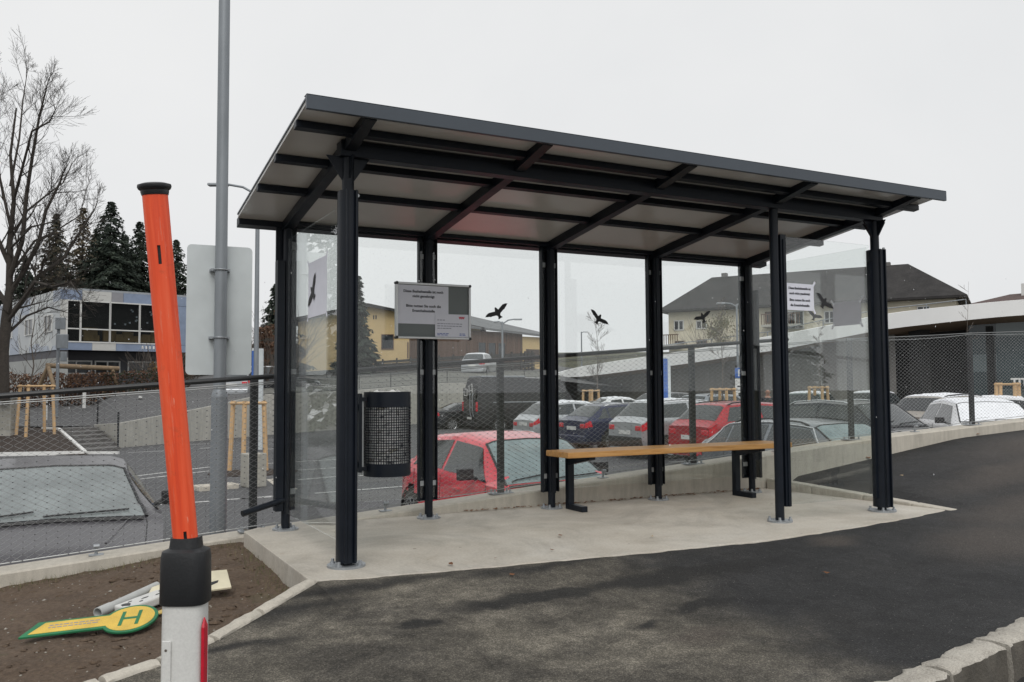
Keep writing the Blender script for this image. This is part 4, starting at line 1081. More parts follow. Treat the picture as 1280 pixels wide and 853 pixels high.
    # lights and bumpers
    for sd in (1,-1):
        zt2=3.0
        if van:
            mb=MB(); mb.box(-L/2-.02,-L/2+.05,sd*(W/2*.86)-.07,sd*(W/2*.86)+.07,1.0,1.45); mb.build('tail_lamp',M['lamp_red'],root,bevel=.02)
        else:
            hl=1.0
            patch('headlight',lambda t:.07,lambda t:.48,2.45,2.98,sd,M['lamp_clear'],.008)
            if lampstyle==0: patch('tail_lamp',lambda t:L-.24+.05*t,lambda t:L-.004,2.55,2.95,sd,M['lamp_red'],.010)
            mb=MB()
            w2=wpl(L)*W/2; ye=w2*.955; tz=T['tail']
            a_,b_2=sorted((sd*ye,sd*(ye-.26)))
            mb.box(-L/2-.016,-L/2+.03,a_,b_2,tz-.23,tz-.085); mb.build('tail_lamp',M['lamp_red'],root,bevel=.025)
        mr=Q(a0+.62,3.08,sd); mb=MB()
        yc=mr.y+sd*.14; mb.box(mr.x-.045,mr.x+.05,yc-.095,yc+.095,mr.z+.01,mr.z+.145)
        mb.tube((mr.x,mr.y-sd*.02,mr.z+.01),(mr.x,mr.y+sd*.08,mr.z+.05),.025,n=8)
        mb.build('mirror',M['trim_black'],root,bevel=.03)
    mb=MB(); mb.box(-L/2-.022,-L/2,-.26,.26,(.66 if not van else .62),(.77 if not van else .73)); mb.build('number_plate',M['plate'],root)
    mb=MB(); mb.box(L/2-.002,L/2+.014,-.26,.26,.42,.53); mb.build('number_plate',M['plate'],root)
    mb=MB(); mb.box(L/2-.03,L/2+.008,-.55,.55,.44 if not van else .6,T['nose']-.14); mb.build('grille',M['trim_black'],root,bevel=.01)
    mb=MB(); w2=wpl(L)*W/2; mb.box(-L/2-.03,-L/2+.10,-w2*1.0,w2*1.0,.30,.50 if not cladding else .60); mb.build('bumper',M['trim_black'] if (cladding or van) else paintm,root,bevel=.03)
    for sd in (1,-1):
        for (sa) in ((a1+r)/2-.05+.35, (a1+r)/2-.05-.55):
            if van: continue
            p=Q(sa,2.72,sd,.012); mb=MB(); mb.box(p.x-.09,p.x+.09,p.y-.015,p.y+.015,p.z-.013,p.z+.013); mb.build('door_handle',paintm,root,bevel=.004)
    if not van:
        sd=1
        for sd in (1,-1):
            mb=MB(); B=(a1+r)/2-.05
            for sx in (a0+.30,B,r+.02 if kind!='wagon' else B+.92):
                mb.path([Q(sx,v,sd,.002) for v in (1.0,1.5,2,2.5,3.0)],.004,4)
            mb.build('door_seam',M['trim_black'],root)
        mb=MB(); mb.path([Q(a0-.02,6-abs(u)*1.7,1 if u>=0 else -1,.0) +Vector((0,0,.004)) for u in [i/8-1 for i in range(17)]],.022,6); mb.build('wiper_cowl',M['trim_black'],root)
    if snow:
        mb=MB(); P=[]; n=22
        for i in range(n+1):
            s=a1+.05+(r-a1-.1)*i/n; P.append([Q(s,6-abs(u)*1.9,1 if u>=0 else -1, (.004 if (i in(0,n) or abs(u)>.99) else .03+.008*sin(i*1.3+u*5))) for u in [k/8-1 for k in range(17)]])
        mb.grid(P); mb.build('snow_cover',M['snow'],root,smooth=True,ang=None)
        if snow>1:
            for (sa,sb) in ((.12,a0-.05),(a0+.04,a1-.02)):
                mb=MB(); P=[[Q(sa+(sb-sa)*i/14,6-abs(u)*1.8,1 if u>=0 else -1,(.012 if i in(0,14) else .026)) for u in [k/8-1 for k in range(17)]] for i in range(15)]
                mb.grid(P); mb.build('snow_cover',M['snow'],root,smooth=True,ang=None)
    return root
P_={}
def pc(n,*a,**k):
    if n not in P_: P_[n]=paint('paint_'+n,*a,**k)
    return P_[n]
def place(o,x,y,ang,label,cat='car',group=None,z=None):
    o.location=(x,y,lotz(x) if z is None else z); o.rotation_euler=(0,0,RD(ang)); tag(o,label,cat,group); return o
ROW='cars parked with their rear towards the shelter'
# nose to the wall (front faces -Y)
place(make_car('sedan',pc('graphite',(.06,.057,.064),.1,.4,drops=.5,coat=.35),glass='cg_mid',front_glass='cg_wet_sky'),-1.58,4.66,-90-2,'dark grey sedan nose to the wall at the far left')
place(make_car('hatch',pc('red',(.72,.018,.045),.1,.25,drops=.25),glass='cg_dark',front_glass='cg_wet_sky2'),3.74,4.9,-90,'small bright red hatchback nose to the wall behind the bench')
place(make_car('wagon',pc('silverblue',(.20,.22,.24),.6,.3,drops=.3),glass='cg_mid',front_glass='cg_wet_sky2',chrome=True,rails=1),9.9,5.3,-90,'grey estate car with chrome window line behind the right end of the bench')
place(make_car('suv',pc('black',(.022,.024,.03),.4,.28,drops=.4),glass='cg_mid',front_glass='cg_mid',rails=2,H=1.66),14.2,8.2,-90,'dark sport utility car with silver roof rails behind the right posts')
place(make_car('suv',pc('white',(.70,.71,.72),.1,.35),glass='cg_dark',snow=2),17.3,7.5,232,'white car with snow over windscreen and bonnet near the right edge')
# rear towards us, heading +X
Lh=2.4
place(make_car('hatch',pc('silver',(.50,.52,.54),.6,.3),glass='cg_mid',rails=0,simple=True,snow=1),13.1+1.95,21.6,0,'silver hatchback between the black van and the dark blue car',group=ROW)
place(make_car('wagon',pc('navy',(.022,.028,.075),.45,.28),glass='cg_mid',rails=2,simple=True),12.7+2.4,18.0,0,'dark navy estate car between two silver cars',group=ROW)
place(make_car('suv',pc('silver',(.50,.52,.54),.6,.3),glass='cg_mid',rails=2,simple=True,cladding=True,snow=1),12.6+2.25,15.0,0,'silver sport utility car with black lower bumper, next to the red one',group=ROW)
place(make_car('suv',pc('darkred',(.42,.018,.03),.3,.3),glass='cg_mid',rails=1,simple=True,H=1.6),12.5+2.25,12.1,0,'red estate car behind the bench beside the silver sport utility car',group=ROW)
van=place(make_car('van',pc('vanblack',(.012,.012,.013),.2,.35),name='parked_van',glass='cg_dark',simple=True),15.9+3,32.3,-3,'tall black delivery van with a ladder on its rear door','van')
van.location.z=-1.0
mb=MB(); x=-3.05
for yy in (-.62,-.30): mb.path([(x,yy,.75),(x-.05,yy,1.0),(x-.05,yy,1.75),(x,yy,1.85)],.022,6)
mb.path([(x-.05,-.62,1.2),(x-.05,-.30,1.2)],.018,6); mb.path([(x-.05,-.62,1.5),(x-.05,-.30,1.5)],.018,6)
mb.build('rear_ladder',M['galv'],van,smooth=True)
mb=MB()
for a,b in (((.55,1.75),(.15,1.75)),((.15,1.75),(.15,2.05)),((.15,2.05),(.45,2.05)),((.55,1.75),(.55,1.95)),((.05,2.15),(-.45,2.3)),((-.45,2.3),(-.5,1.85)),((-.1,1.8),(-.1,2.2)),((.0,1.95),(-.5,2.0))):
    mb.tube((x-.004,a[0],a[1]),(x-.004,b[0],b[1]),.016,n=4)
mb.build('rear_decal',M['white_paint'],van)
mb=MB(); mb.path([(-2.2,-1.008,1.42),(1.0,-1.008,1.42)],.03,6); mb.build('side_strip',M['galv'],van)
mb=MB(); mb.box(-2.7,-.4,-.75,.75,2.60,2.68); mb.build('roof_rack',M['galv'],van,bevel=.02)
# others further off
place(make_car('suv',pc('beige',(.33,.30,.26),.5,.3),glass='cg_dark',simple=True,rails=1,snow=1),21.9,11.3,0,'beige car with a red tail lamp between the right post and the snowy white car',z=-.78)
p=gp(1262,30,0); place(make_car('hatch',pc('white',(.70,.71,.72),.1,.35),glass='cg_dark',simple=True,snow=1),p.x,p.y,-60,'white hatchback with snow on the roof at the right edge, behind the snowy car',z=-.78)
p=gp(1095,37,0); place(make_car('suv',pc('greycar',(.1,.1,.11),.5,.35),glass='cg_dark',simple=True,snow=1),p.x,p.y,25,'dark grey car in the back row with a thin snow cover',z=-.75)
p=gp(1015,36,0); place(make_car('suv',pc('greenish',(.12,.17,.16),.5,.35),glass='cg_mid',simple=True,snow=1),p.x,p.y,30,'greenish grey car in the back row behind the third front post',z=-.75)
p=gp(900,36,0); place(make_car('suv',pc('bluegrey',(.30,.33,.36),.5,.3),glass='cg_mid',simple=True,rails=1),p.x,p.y,8,'blue grey car in the back row behind the red estate car',z=-.8)
p=gp(845,41,0); place(make_car('wagon',pc('greycar',(.1,.1,.11),.5,.35),glass='cg_dark',simple=True),p.x,p.y,10,'dark car in the back row beneath the parking sign',z=-.6)
p=gp(775,39,0); place(make_car('sedan',pc('white',(.70,.71,.72),.1,.35),glass='cg_dark',simple=True,snow=1),p.x,p.y,-10,'white car partly hidden behind the navy and silver cars',z=-.75)
p=gp(596,44,0); place(make_car('sedan',pc('black',(.022,.024,.03),.4,.28),glass='cg_dark',simple=True),p.x-.3,p.y,0,'black car parked before the concrete wall left of the van',z=-1)
def snowcar(px_,D,z,ang,label,pt=('silver',(.50,.52,.54),.6,.3),kind='wagon',snow=1):
    p=gp(px_,D,0); return place(make_car(kind,pc(*pt),glass='cg_mid',simple=True,snow=snow),p.x,p.y,ang,label,z=z)
snowcar(600,63,1.97,50,'silver car standing on the upper road below the timber fence',kind='suv')
snowcar(300,45,.62,70,'snow dusted silver car on the upper car park beside the grey pole')
snowcar(344,47,.85,15,'black car on the upper car park behind the left shelter post',('black',(.022,.024,.03),.4,.28),'wagon')
# ------------------------------------------------------------ car park details
mk=pm('road_marking_white',(.50,.50,.49),.7,.3,3,fine=.35)
mb=MB()
def strip(a,b,w,z=LOT+.004):
    a=Vector((a[0],a[1],0)); b=Vector((b[0],b[1],0)); d=(b-a).normalized(); n=Vector((-d.y,d.x,0))*w/2
    mb.add([(a-n)+Vector((0,0,lotz(a.x)+.004)),(b-n)+Vector((0,0,lotz(b.x)+.004)),(b+n)+Vector((0,0,lotz(b.x)+.004)),(a+n)+Vector((0,0,lotz(a.x)+.004))],[(0,1,2,3)])
for (x0,y0,x1,y1) in ((165,596,262,584),(169,600,262,589),(235,611,304,605),(187,632,262,627),(282,625,347,621),(235,556,262,555),(330,562,350,561),(327,551,382,550),
    (329,580,421,575),(373,588,421,585),(373,600,421,596),(448,595,509,591),(393,617,509,608),(300,624,347,620),(433,575,455,574),(250,561,262,560),(160,566,205,564)):
    a=pz(x0,y0,LOT); b=pz(x1,y1,LOT); strip(a,b,.12)
for Y in (9.7,13.4,16.4,19.7,23,26): strip((12.9,Y),(17.6,Y),.12)
for X in (2.9,5.6,8.0,10.4,12.9,15.6,18.0): strip((X,2.4),(X,7.2),.12)
mb.build('parking_lines',mk,kind='structure')

# far concrete retaining wall and the upper ground
W=[(gp(119,36.2,-.38),-.33),(gp(150,31.8,-1),-.10),(gp(250,36,-1),.33),(gp(329,39.5,-1),.86),(gp(450,45,-1),1.05),(gp(560,50.5,-1),1.42),(gp(700,56,-1),1.55)]
Wl=[(p,z) for p,z in W]
mb=MB(); P=[]
for p,z in Wl:
    P.append([(p.x,p.y,-1.2),(p.x,p.y,z-.015),(p.x,p.y+.015,z),(p.x,p.y+.28,z),(p.x,p.y+.3,z-.02),(p.x,p.y+.3,-1.2)])
mb.grid(P,flip=True); m=6; mb.f.append((0,1,2,3,4,5)); mb.m.append(0)
p0=Wl[0][0]; 
tag(mb.build('concrete_wall',M['conc_wall']),'pale rain streaked concrete retaining wall across the car park','wall')
rows=[]
colsx=[-1100,-700,-400,-200,-60,60,118,150,250,329,450,560,700,860,1000,1300]
near={-1100:(46,-.4),-700:(42,-.4),-400:(40,-.4),-200:(38,-.4),-60:(37,-.4),60:(36.6,-.4),118:(36.5,-.38),150:(32.1,-.12),250:(36.3,.31),329:(39.8,.84),450:(45.3,1.03),560:(50.8,1.40),700:(56.3,1.53),860:(64,.6),1000:(72,.6),1300:(90,.6)}
def up(px_,D):
    D0,z0=near[px_]
    t=(D-D0)
    if px_<=260: return z0+.075*min(t,14)+.03*max(0,t-14)
    if px_<=329: return z0+.05*t
    if px_>=860: return z0+.05*t
    return z0+ (.08*min(t,10)) +.04*max(0,t-10)
P=[]
for c in colsx:
    D0=near[c][0]; P.append([gp(c,D0+dd,up(c,D0+dd)) for dd in (0,2,4,7,10,14,20,30,45,70,110,180)])
mb=MB(); mb.grid(P,flip=True); mb.build('upper_ground',M['upper_road'],smooth=True,ang=None,kind='structure')
# gravel bank behind the wall on the right
mb=MB(); P=[]
for c in (329,450,560,700): D0=near[c][0]; P.append([gp(c,D0+dd,up(c,D0+dd)+.02) for dd in (.5,3,7,10,13)])
mb.grid(P,flip=True); mb.build('gravel_bank',M['grit'],smooth=True,ang=None,kind='structure')
mb=MB(); P=[[gp(c,D,0.9+ (D-64)*.09) for D in (66,72,80,95,120)] for c in (690,760,830,900)]
mb.grid(P,flip=True); mb.build('grass_slope',M['grassy'],smooth=True,ang=None,kind='structure')
# sloping mulch bed with pale kerb, stairs with handrail
b=[gp(-60,28.6,-.98),gp(112,28.3,-.98),gp(74,35.4,-.42),gp(-60,37.2,-.38)]
mb=MB(); mb.add(b,[(0,1,2,3)]); mb.build('planting_bed',M['mulch'],kind='structure')
root=empty('bed_kerb',gp(75,35,-.45),0,'white painted kerb bending round the dark mulch bed at the left','kerb')
o=root.location
def bar(mb,a,b,w,h):
    a=Vector(a)-o; b=Vector(b)-o; d=(b-a); d.z=0; d.normalize(); n=Vector((-d.y,d.x,0))*w/2; up_=Vector((0,0,h)); dn=Vector((0,0,-.25))
    mb.add([a-n+dn,b-n+dn,b+n+dn,a+n+dn,a-n+up_,b-n+up_,b+n+up_,a+n+up_],[(0,3,2,1),(4,5,6,7),(0,1,5,4),(1,2,6,5),(2,3,7,6),(3,0,4,7)])
mb=MB(); bar(mb,gp(55,35.3,-.42),gp(75,34.9,-.45),.12,.06); bar(mb,gp(75,34.9,-.45),gp(108,28.9,-.95),.12,.06); bar(mb,gp(108,28.9,-.95),gp(150,28.8,-.95),.12,.03); bar(mb,gp(108,28.6,-.98),gp(-60,27.9,-.98),.14,.1)
mb.build('kerb_line',M['white_paint'],root)
mb=MB(); n=6
for i in range(n):
    t=i/n; a=gp(110-32*t,29.2+5.6*t,0); b=gp(152-33*t,30.4+5.6*t,0); z=-.98+.60*(i+1)/n
    a2=gp(110-32*(t+1/n),29.2+5.6*(t+1/n),0); b2=gp(152-33*(t+1/n),30.4+5.6*(t+1/n),0)
    mb.add([(a.x,a.y,-1.1),(b.x,b.y,-1.1),(b2.x,b2.y,-1.1),(a2.x,a2.y,-1.1),(a.x,a.y,z),(b.x,b.y,z),(b2.x,b2.y,z),(a2.x,a2.y,z)],[(4,5,6,7),(0,1,5,4),(1,2,6,5),(2,3,7,6),(3,0,4,7)])
st=mb.build('stairs',M['conc_dark']); tag(st,'short flight of dark concrete steps left of the far concrete wall','stairs')
root=empty('stair_handrail',gp(149,31,-1),0,'thin black steel handrail beside the short concrete steps','handrail'); o=root.location
mb=MB(); A=gp(149,30.6,-1); A2=Vector((A.x,A.y,zat(149,516,30.6))); B=gp(123,36,-.4); B2=Vector((B.x,B.y,zat(123,495,36)))
mb.tube(A2-o,B2-o,.03,n=8); mb.build('rail',M['rail'],root)
for a,b in ((A,A2),(B,B2)):
    mb=MB(); mb.tube(a-o,b-o,.035,n=8); mb.build('post',M['rail'],root)
# thin wire fence on top of the far wall
root=empty('thin_fence',Wl[2][0],0,'thin wire fence with slim posts on top of the far concrete wall','fence'); o=root.location
tot=[(p+Vector((0,.15,0)),z) for p,z in Wl]
mb1=MB()
for (a,za),(b,zb) in zip(tot[3:],tot[4:]):
    n=max(2,int((b-a).length/2.2))
    for i in range(n):
        q=a.lerp(b,i/n); z=za+(zb-za)*i/n; mb=MB(); mb.tube(Vector((q.x,q.y,z))-o,Vector((q.x,q.y,z+.95))-o,.022,n=6); mb.build('post',M['fence_post'],root)
    for h in (.3,.6,.93): mb1.tube(Vector((a.x,a.y,za+h))-o,Vector((b.x,b.y,zb+h))-o,.008,n=4)
mb1.build('wire',M['fence_post'],root)

# tree stakes
def stakes(px_,D,zg,h,w,label,rails=2,sap=0):
    p=gp(px_,D,zg); root=empty('tree_stakes',p,RD(20),label,'tree stakes','wooden stakes round young trees')
    cs=[(-w/2,-w/2),(w/2,-w/2),(w/2,w/2),(-w/2,w/2)]
    for x,y in cs:
        mb=MB(); mb.tube((x*1.2,y*1.2,-.05),(x,y,h),.06,n=8); mb.build('stake',M['stake'],root,smooth=True,ang=40)
    for (a,b) in zip(cs,cs[1:]+cs[:1]):
        mb=MB(); mb.tube((a[0]*1.15,a[1]*1.15,h-.06),(b[0]*1.15,b[1]*1.15,h-.06),.038,n=8); mb.build('crossbar',M['stake'],root,smooth=True,ang=40)
    return root
stakes(46,33.5,-.62,1.95,.85,'square of pale wooden stakes in the dark mulch bed at the left')
stakes(311,22.5,-1.0,1.80,.55,'pale wooden tree stakes behind the concrete block near the grey pole')
stakes(738,41,-.6,1.6,.5,'pale wooden tree stakes right behind the roof of the navy car')
stakes(903,33,-.65,1.7,.6,'pale wooden tree stakes above the red estate car')
stakes(1022,34,-.65,1.75,.5,'pale wooden tree stakes behind the dark sport utility car')
stakes(1258,30,-.72,1.9,.55,'pale wooden tree stakes near the right edge before the shop window')
p=gp(318,18.9,LOT); r=empty('concrete_block',p,RD(12),'pale square concrete block standing in the car park behind the left fence post','concrete block')
mb=MB(); mb.box(-.21,.21,-.21,.21,0,.72); mb.build('block',M['conc_block'],r,bevel=.02)
mb=MB(); mb.box(-1.2,-.35,-.1,.35,-.05,.10); mb.build('foot_kerb',M['conc_kerb'],r,bevel=.02)
mb=MB(); c=[pz(330,602,LOT),pz(355,626,LOT),pz(425,600,LOT),pz(345,596,LOT)]
# light paved island corner
mb.add([Vector((q.x,q.y,LOT+.008)) for q in (pz(333,600,LOT),pz(352,615,LOT),pz(372,612,LOT),pz(350,598,LOT))],[(0,1,2,3)]); mb.build('paved_corner',M['conc_kerb'],kind='structure')
mb=MB(); c=gp(318,22,0); P=[(c.x+1.1*cos(a),c.y+.9*sin(a)) for a in [2*pi*k/16 for k in range(16)]]; mb.prism(P,.02,Matrix.Translation((0,0,LOT+.001))); mb.build('mulch_patch',M['mulch'],kind='structure')
# cabinet
p=gp(2,33.5,-.75); r=empty('cabinet',p,RD(-27),'light grey electrical cabinet at the left edge of the mulch bed','cabinet')
mb=MB(); mb.box(-.9,.52,-.25,.25,.35,1.55); mb.build('housing',M['conc_block'],r,bevel=.02)
mb=MB(); mb.box(-.95,.56,-.3,.3,1.552,1.62); mb.build('lid',M['sign_back'],r,bevel=.01)
mb=MB(); mb.box(-.92,.54,-.27,.27,-.2,.348); mb.build('plinth',M['conc_wall'],r)
# white delineators on the upper road
def wpost(px_,D,y0,y1,label):
    za=zat(px_,y1,D); zb=zat(px_,y0,D); p=gp(px_,D,za); r=empty('marker_post',p,0,label,'marker post','white marker posts on the upper road')
    mb=MB(); mb.tube((0,0,0),(0,0,(zb-za)*.75),.085,n=10); mb.build('lower_part',M['white_paint'],r,smooth=True,ang=40)
    mb=MB(); mb.tube((0,0,(zb-za)*.75),(0,0,(zb-za)*.85),.086,n=10); mb.build('black_band',M['trim_black'],r,smooth=True,ang=40)
    mb=MB(); mb.tube((0,0,(zb-za)*.85),(0,0,zb-za),.085,n=10); mb.build('top_part',M['white_paint'],r,smooth=True,ang=40)
wpost(58,38,500,525,'white marker post beside the wooden stakes at the left')
wpost(106,43,484,510,'white marker post with a black band before the hedge')
wpost(176,42,495,514,'white marker post left of the orange snow marker')

# ------------------------------------------------------------ lamps and signs
def lamp(px_,D,zg,ytop,arms,label,r_=.06,group='street lamps over the car park'):
    zt2=zat(px_,ytop,D); p=gp(px_,D,zg); root=empty('street_lamp',p,RD(-27.7),label,'street lamp',group)
    mb=MB(); mb.tube((0,0,0),(0,0,zt2-zg),r_,r_*.7,n=12); mb.build('pole',M['galv_pole'],root,smooth=True,ang=50)
    for L,lift in arms:
        s=1 if L>0 else -1; mb=MB(); pts=[(0,0,zt2-zg-.12),(s*abs(L)*.3,0,zt2-zg+lift*.6),(L*.62,0,zt2-zg+lift)]; mb.path(pts,.035,8); mb.build('arm',M['galv_pole'],root,smooth=True,ang=50)
        mb=MB(); a,b=sorted((L*.6,L)); mb.box(a,b,-.11,.11,zt2-zg+lift-.05,zt2-zg+lift+.03); mb.build('lamp_head',M['galv'],root,bevel=.02)
lamp(320,26,-1,237,[(-1.5,.22)],'grey street lamp with one arm, behind the tall grey pole',.085)
lamp(628,44,-1,402,[(1.0,.12),(-.45,.0)],'grey street lamp beneath the first bird sticker',.07)
lamp(922,44,-.7,380,[(-1.0,.05),(.25,0)],'grey street lamp carrying a blue parking sign before the supermarket',.07)
lamp(727,90,1,415,[(.6,.0)],'small distant street lamp between the second and third rear posts',.09)
def psign(px_,D,y0,y1,w,label,extra=True):
    z0,z1=zat(px_,y1,D),zat(px_,y0,D); p=gp(px_,D,z0); r=empty('parking_sign',p-Vector((.04,.1,0)),RD(-27.7),label,'parking sign')
    mb=MB(); mb.box(-w/2,w/2,-.02,.0,z1-z0-w,z1-z0); mb.build('panel',pm('sign_blue',(.03,.12,.42),.5,.05),r)
    text_mesh('P',w*.95,Matrix.Translation((0,-.022,z1-z0-w*.83))@XZ,'letter_p',M['white_paint'],r,bold=.01)
    hh=(z1-z0-w-.04)
    if extra:
        mb=MB(); mb.box(-w/2,w/2,-.02,.0,hh*.5,hh); mb.build('info_panel',M['white_paint'],r)
        mb=MB(); mb.box(-w/2,w/2,-.02,.0,0,hh*.46); mb.build('info_panel',M['white_paint'],r)
        mb=MB(); mb.box(-w*.2,w*.2,-.026,-.0205,hh*.1,hh*.36); mb.box(-w*.3,w*.3,-.026,-.0205,hh*.62,hh*.68); mb.build('pictogram',M['ink'],r)
psign(923.5,43.8,460,501,.50,'blue parking sign with two white panels below it on the lamp pole')
# blue and white sign columns
def column(px_,D,y0,y1,w,zg,label):
    p=gp(px_,D,zg); z1=zat(px_,y0,D); r=empty('info_column',p,RD(-27.7),label,'sign')
    mb=MB(); mb.box(-w/2,w/2,-.05,.05,.2,z1-zg); mb.build('panel',M['sign_back'],r,bevel=.01)
    mb=MB(); mb.box(-w/2,w*.1,-.058,-.051,(z1-zg)*.55,(z1-zg)*.98); mb.build('blue_field',pm('sign_blue_field',(.04,.12,.40),.5,.1),r)
    mb=MB(); mb.tube((0,0,0),(0,0,.2),.05,n=8); mb.build('foot',M['galv'],r)
column(833,26,446,503,.22,-.9,'tall white and blue sign column behind the third rear shelter post')
column(322,27.5,436,505,.35,-1.0,'narrow white and blue sign panel beside the street lamp near the grey pole')
# post with camera/light boxes near the left building
p=gp(72,40,-.1); z1=zat(72,398,40)
r=empty('signal_post',p,RD(-10),'grey post with small boxes standing before the hedge at the left','post')
mb=MB(); mb.tube((0,0,0),(0,0,z1-p.z),.07,n=10); mb.build('pole',M['galv_pole'],r,smooth=True,ang=40)
for (dx,y0,y1,w) in ((.10,397,412,.42),(.18,418,436,.5),(.26,440,452,.26)):
    za,zb=zat(72,y1,40)-p.z,zat(72,y0,40)-p.z; mb=MB(); mb.box(dx-w/2,dx+w/2,-.22,-.08,za,zb); mb.build('box',M['galv_pole'],r,bevel=.02)

# ------------------------------------------------------------ buildings
def frame_on(A,B):
    A=Vector((A.x,A.y,0)); B=Vector((B.x,B.y,0)); u=(B-A); L=u.length; u.normalize(); n=Vector((u.y,-u.x,0))   # n points to the viewer
    return Matrix(((u.x,n.x,0,A.x),(u.y,n.y,0,A.y),(0,0,1,0),(0,0,0,1))),L
def lbox(mb,T,x0,x1,y0,y1,z0,z1,mi=0): 
    vs=[T@Vector(p) for p in ((x0,y0,z0),(x1,y0,z0),(x1,y1,z0),(x0,y1,z0),(x0,y0,z1),(x1,y0,z1),(x1,y1,z1),(x0,y1,z1))]
    return mb.add(vs,[(0,1,2,3),(7,6,5,4),(4,5,1,0),(5,6,2,1),(6,7,3,2),(7,4,0,3)],mi)
def window(T,x0,x1,z0,z1,root,fr=.06,mull=1,frm='frame_white',gl='glass_dark',y=.0,hm=()):
    mb=MB(); lbox(mb,T,x0-fr,x1+fr,y+.002,y+.07,z0-fr,z0); lbox(mb,T,x0-fr,x1+fr,y+.002,y+.07,z1,z1+fr); lbox(mb,T,x0-fr,x0,y+.002,y+.07,z0,z1); lbox(mb,T,x1,x1+fr,y+.002,y+.07,z0,z1)
    for k in range(1,mull):
        xm=x0+(x1-x0)*k/mull; lbox(mb,T,xm-fr/2,xm+fr/2,y+.002,y+.065,z0,z1)
    for z in hm: lbox(mb,T,x0,x1,y+.002,y+.06,z-fr/2,z+fr/2)
    w=mb.build('window',M[frm],root)
    mb=MB(); lbox(mb,T,x0,x1,y+.004,y+.02,z0,z1); mb.build('pane',M[gl],w); return w

# left: blue and white panelled building
def blue_building():
    A=gp(73,50,0); B=gp(234,55,0); T,L=frame_on(A,B)
    C=gp(-4,60,0); T2,L2=frame_on(C,A)
    root=empty('school_building',(0,0,0),0,'two storey building with blue and white panels and a wide glazed upper floor','building')
    def panel_mat(nm,cols):
        m,nt,b=base(nm); v=coords(nt,'Object',(1,1,1)); 
        vo=N(nt,'ShaderNodeTexVoronoi'); vo.distance='CHEBYCHEV'; vo.inputs['Scale'].default_value=.45; vo.inputs['Randomness'].default_value=.35; nt.links.new(v,vo.inputs['Vector'])
        sp=nt.nodes.new('ShaderNodeSeparateColor'); nt.links.new(vo.outputs['Color'],sp.inputs[0]); r=ramp(nt,sp.outputs[0],cols); 
        nt.nodes[-1].color_ramp.interpolation='CONSTANT' if hasattr(nt.nodes[-1],'color_ramp') else None
        nt.links.new(r,b.inputs['Base Color']); b.inputs['Roughness'].default_value=.6; return m
    mp=panel_mat('blue_white_panels',[(0,(.36,.40,.47)),(.33,(.52,.54,.54)),(.55,(.40,.44,.50)),(.8,(.47,.49,.50))])
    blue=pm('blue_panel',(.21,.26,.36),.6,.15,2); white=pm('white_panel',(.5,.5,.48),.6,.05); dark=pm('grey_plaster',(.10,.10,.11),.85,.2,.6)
    z=lambda y,x=73,D=50: zat(x,y,D)
    zr=z(361); zb=z(437); zw0=z(427); zw1=z(374); zg=-.2
    mb=MB(); lbox(mb,T2,0,L2,-.34,0,zb,zr); mb.build('side_wall',mp,root)
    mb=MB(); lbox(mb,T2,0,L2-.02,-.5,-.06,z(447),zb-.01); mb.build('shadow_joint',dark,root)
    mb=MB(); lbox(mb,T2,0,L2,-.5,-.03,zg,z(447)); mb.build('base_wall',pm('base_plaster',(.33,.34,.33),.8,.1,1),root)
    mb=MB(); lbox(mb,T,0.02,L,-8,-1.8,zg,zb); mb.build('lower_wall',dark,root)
    # upper glazed box
    mb=MB(); lbox(mb,T,.02,L,-9,-.35,zb+.05,zr-.05); mb.build('interior',pm('dark_interior',(.035,.032,.03),.9,.5,.6),root)
    def seg(name,x0,x1,za,zb_,m):
        mb=MB(); lbox(mb,T,x0,x1,-.34,.02,za,zb_); mb.build(name,m,root)
    xs=[0.02,.11*L,.40*L,.50*L,L]
    for k,(a,b) in enumerate(zip((0.02,.16*L,.38*L,.47*L),(.16*L,.38*L,.47*L,L))): seg('top_panel',a,b-.015,zw1+.02,zr,(blue,white,pm('grey_panel',(.25,.25,.27),.6,.05),blue)[k])
    for k,(a,b) in enumerate(zip((0.02,.24*L,.42*L),(.24*L,.42*L,L))): seg('bottom_panel',a,b-.015,zb,zw0-.02,(blue,white,blue)[k])
    seg('roof_edge',-.05,L+.1,zr+.003,zr+.12,M['galv'])
    seg('corner_panel',.02,.05*L,zw0,zw1,white); seg('end_wall',L-.9,L,zw0,zw1,blue)
    xs=[.05*L,.15*L,.37*L,.60*L,.82*L,L-.9]
    for a,b in zip(xs,xs[1:]):
        window(T,a+.05,b-.05,zw0+.05,zw1-.05,root,fr=.07,y=-.02,hm=(zw0+(zw1-zw0)*.32,),gl='store_glass')
    # small furniture seen behind the panes
    mb=MB(); rr=random.Random(2)
    for k in range(9):
        x=.18*L+k*.075*L; w=rr.uniform(.3,.8); lbox(mb,T,x,x+w,-.34,-.15,zw0+.1,zw0+rr.uniform(.4,.9))
    mb.build('furniture',pm('indoor_wood',(.42,.26,.12),.6,.4,1),root)
    mb=MB()
    for k in range(16):
        x=rr.uniform(.4,.8)*L; zz=rr.uniform(zw0+1.1,zw1-.4); lbox(mb,T,x,x+.1,.0-.31,-.29,zz,zz+.1)
    mb.build('paper_stars',M['paper'],root)
    mb=MB()
    for k in range(9):
        x=.62*L+k*.03*L; lbox(mb,T,x,x+.10,.022,.03,zb+.16,zb+.34)
    mb.build('facade_letters',M['white_paint'],root)
    for a,b in ((.08,.30),(.34,.52),(.60,.82)): window(T,a*L,b*L,z(466,110,52),z(452,110,52),root,fr=.08,mull=2,y=-1.78)
    for a,b in ((.50,.62),(.80,.90),(.20,.27)): window(T2,a*L2,b*L2,z(412),z(392),root,fr=.05,mull=2,frm='frame_white')

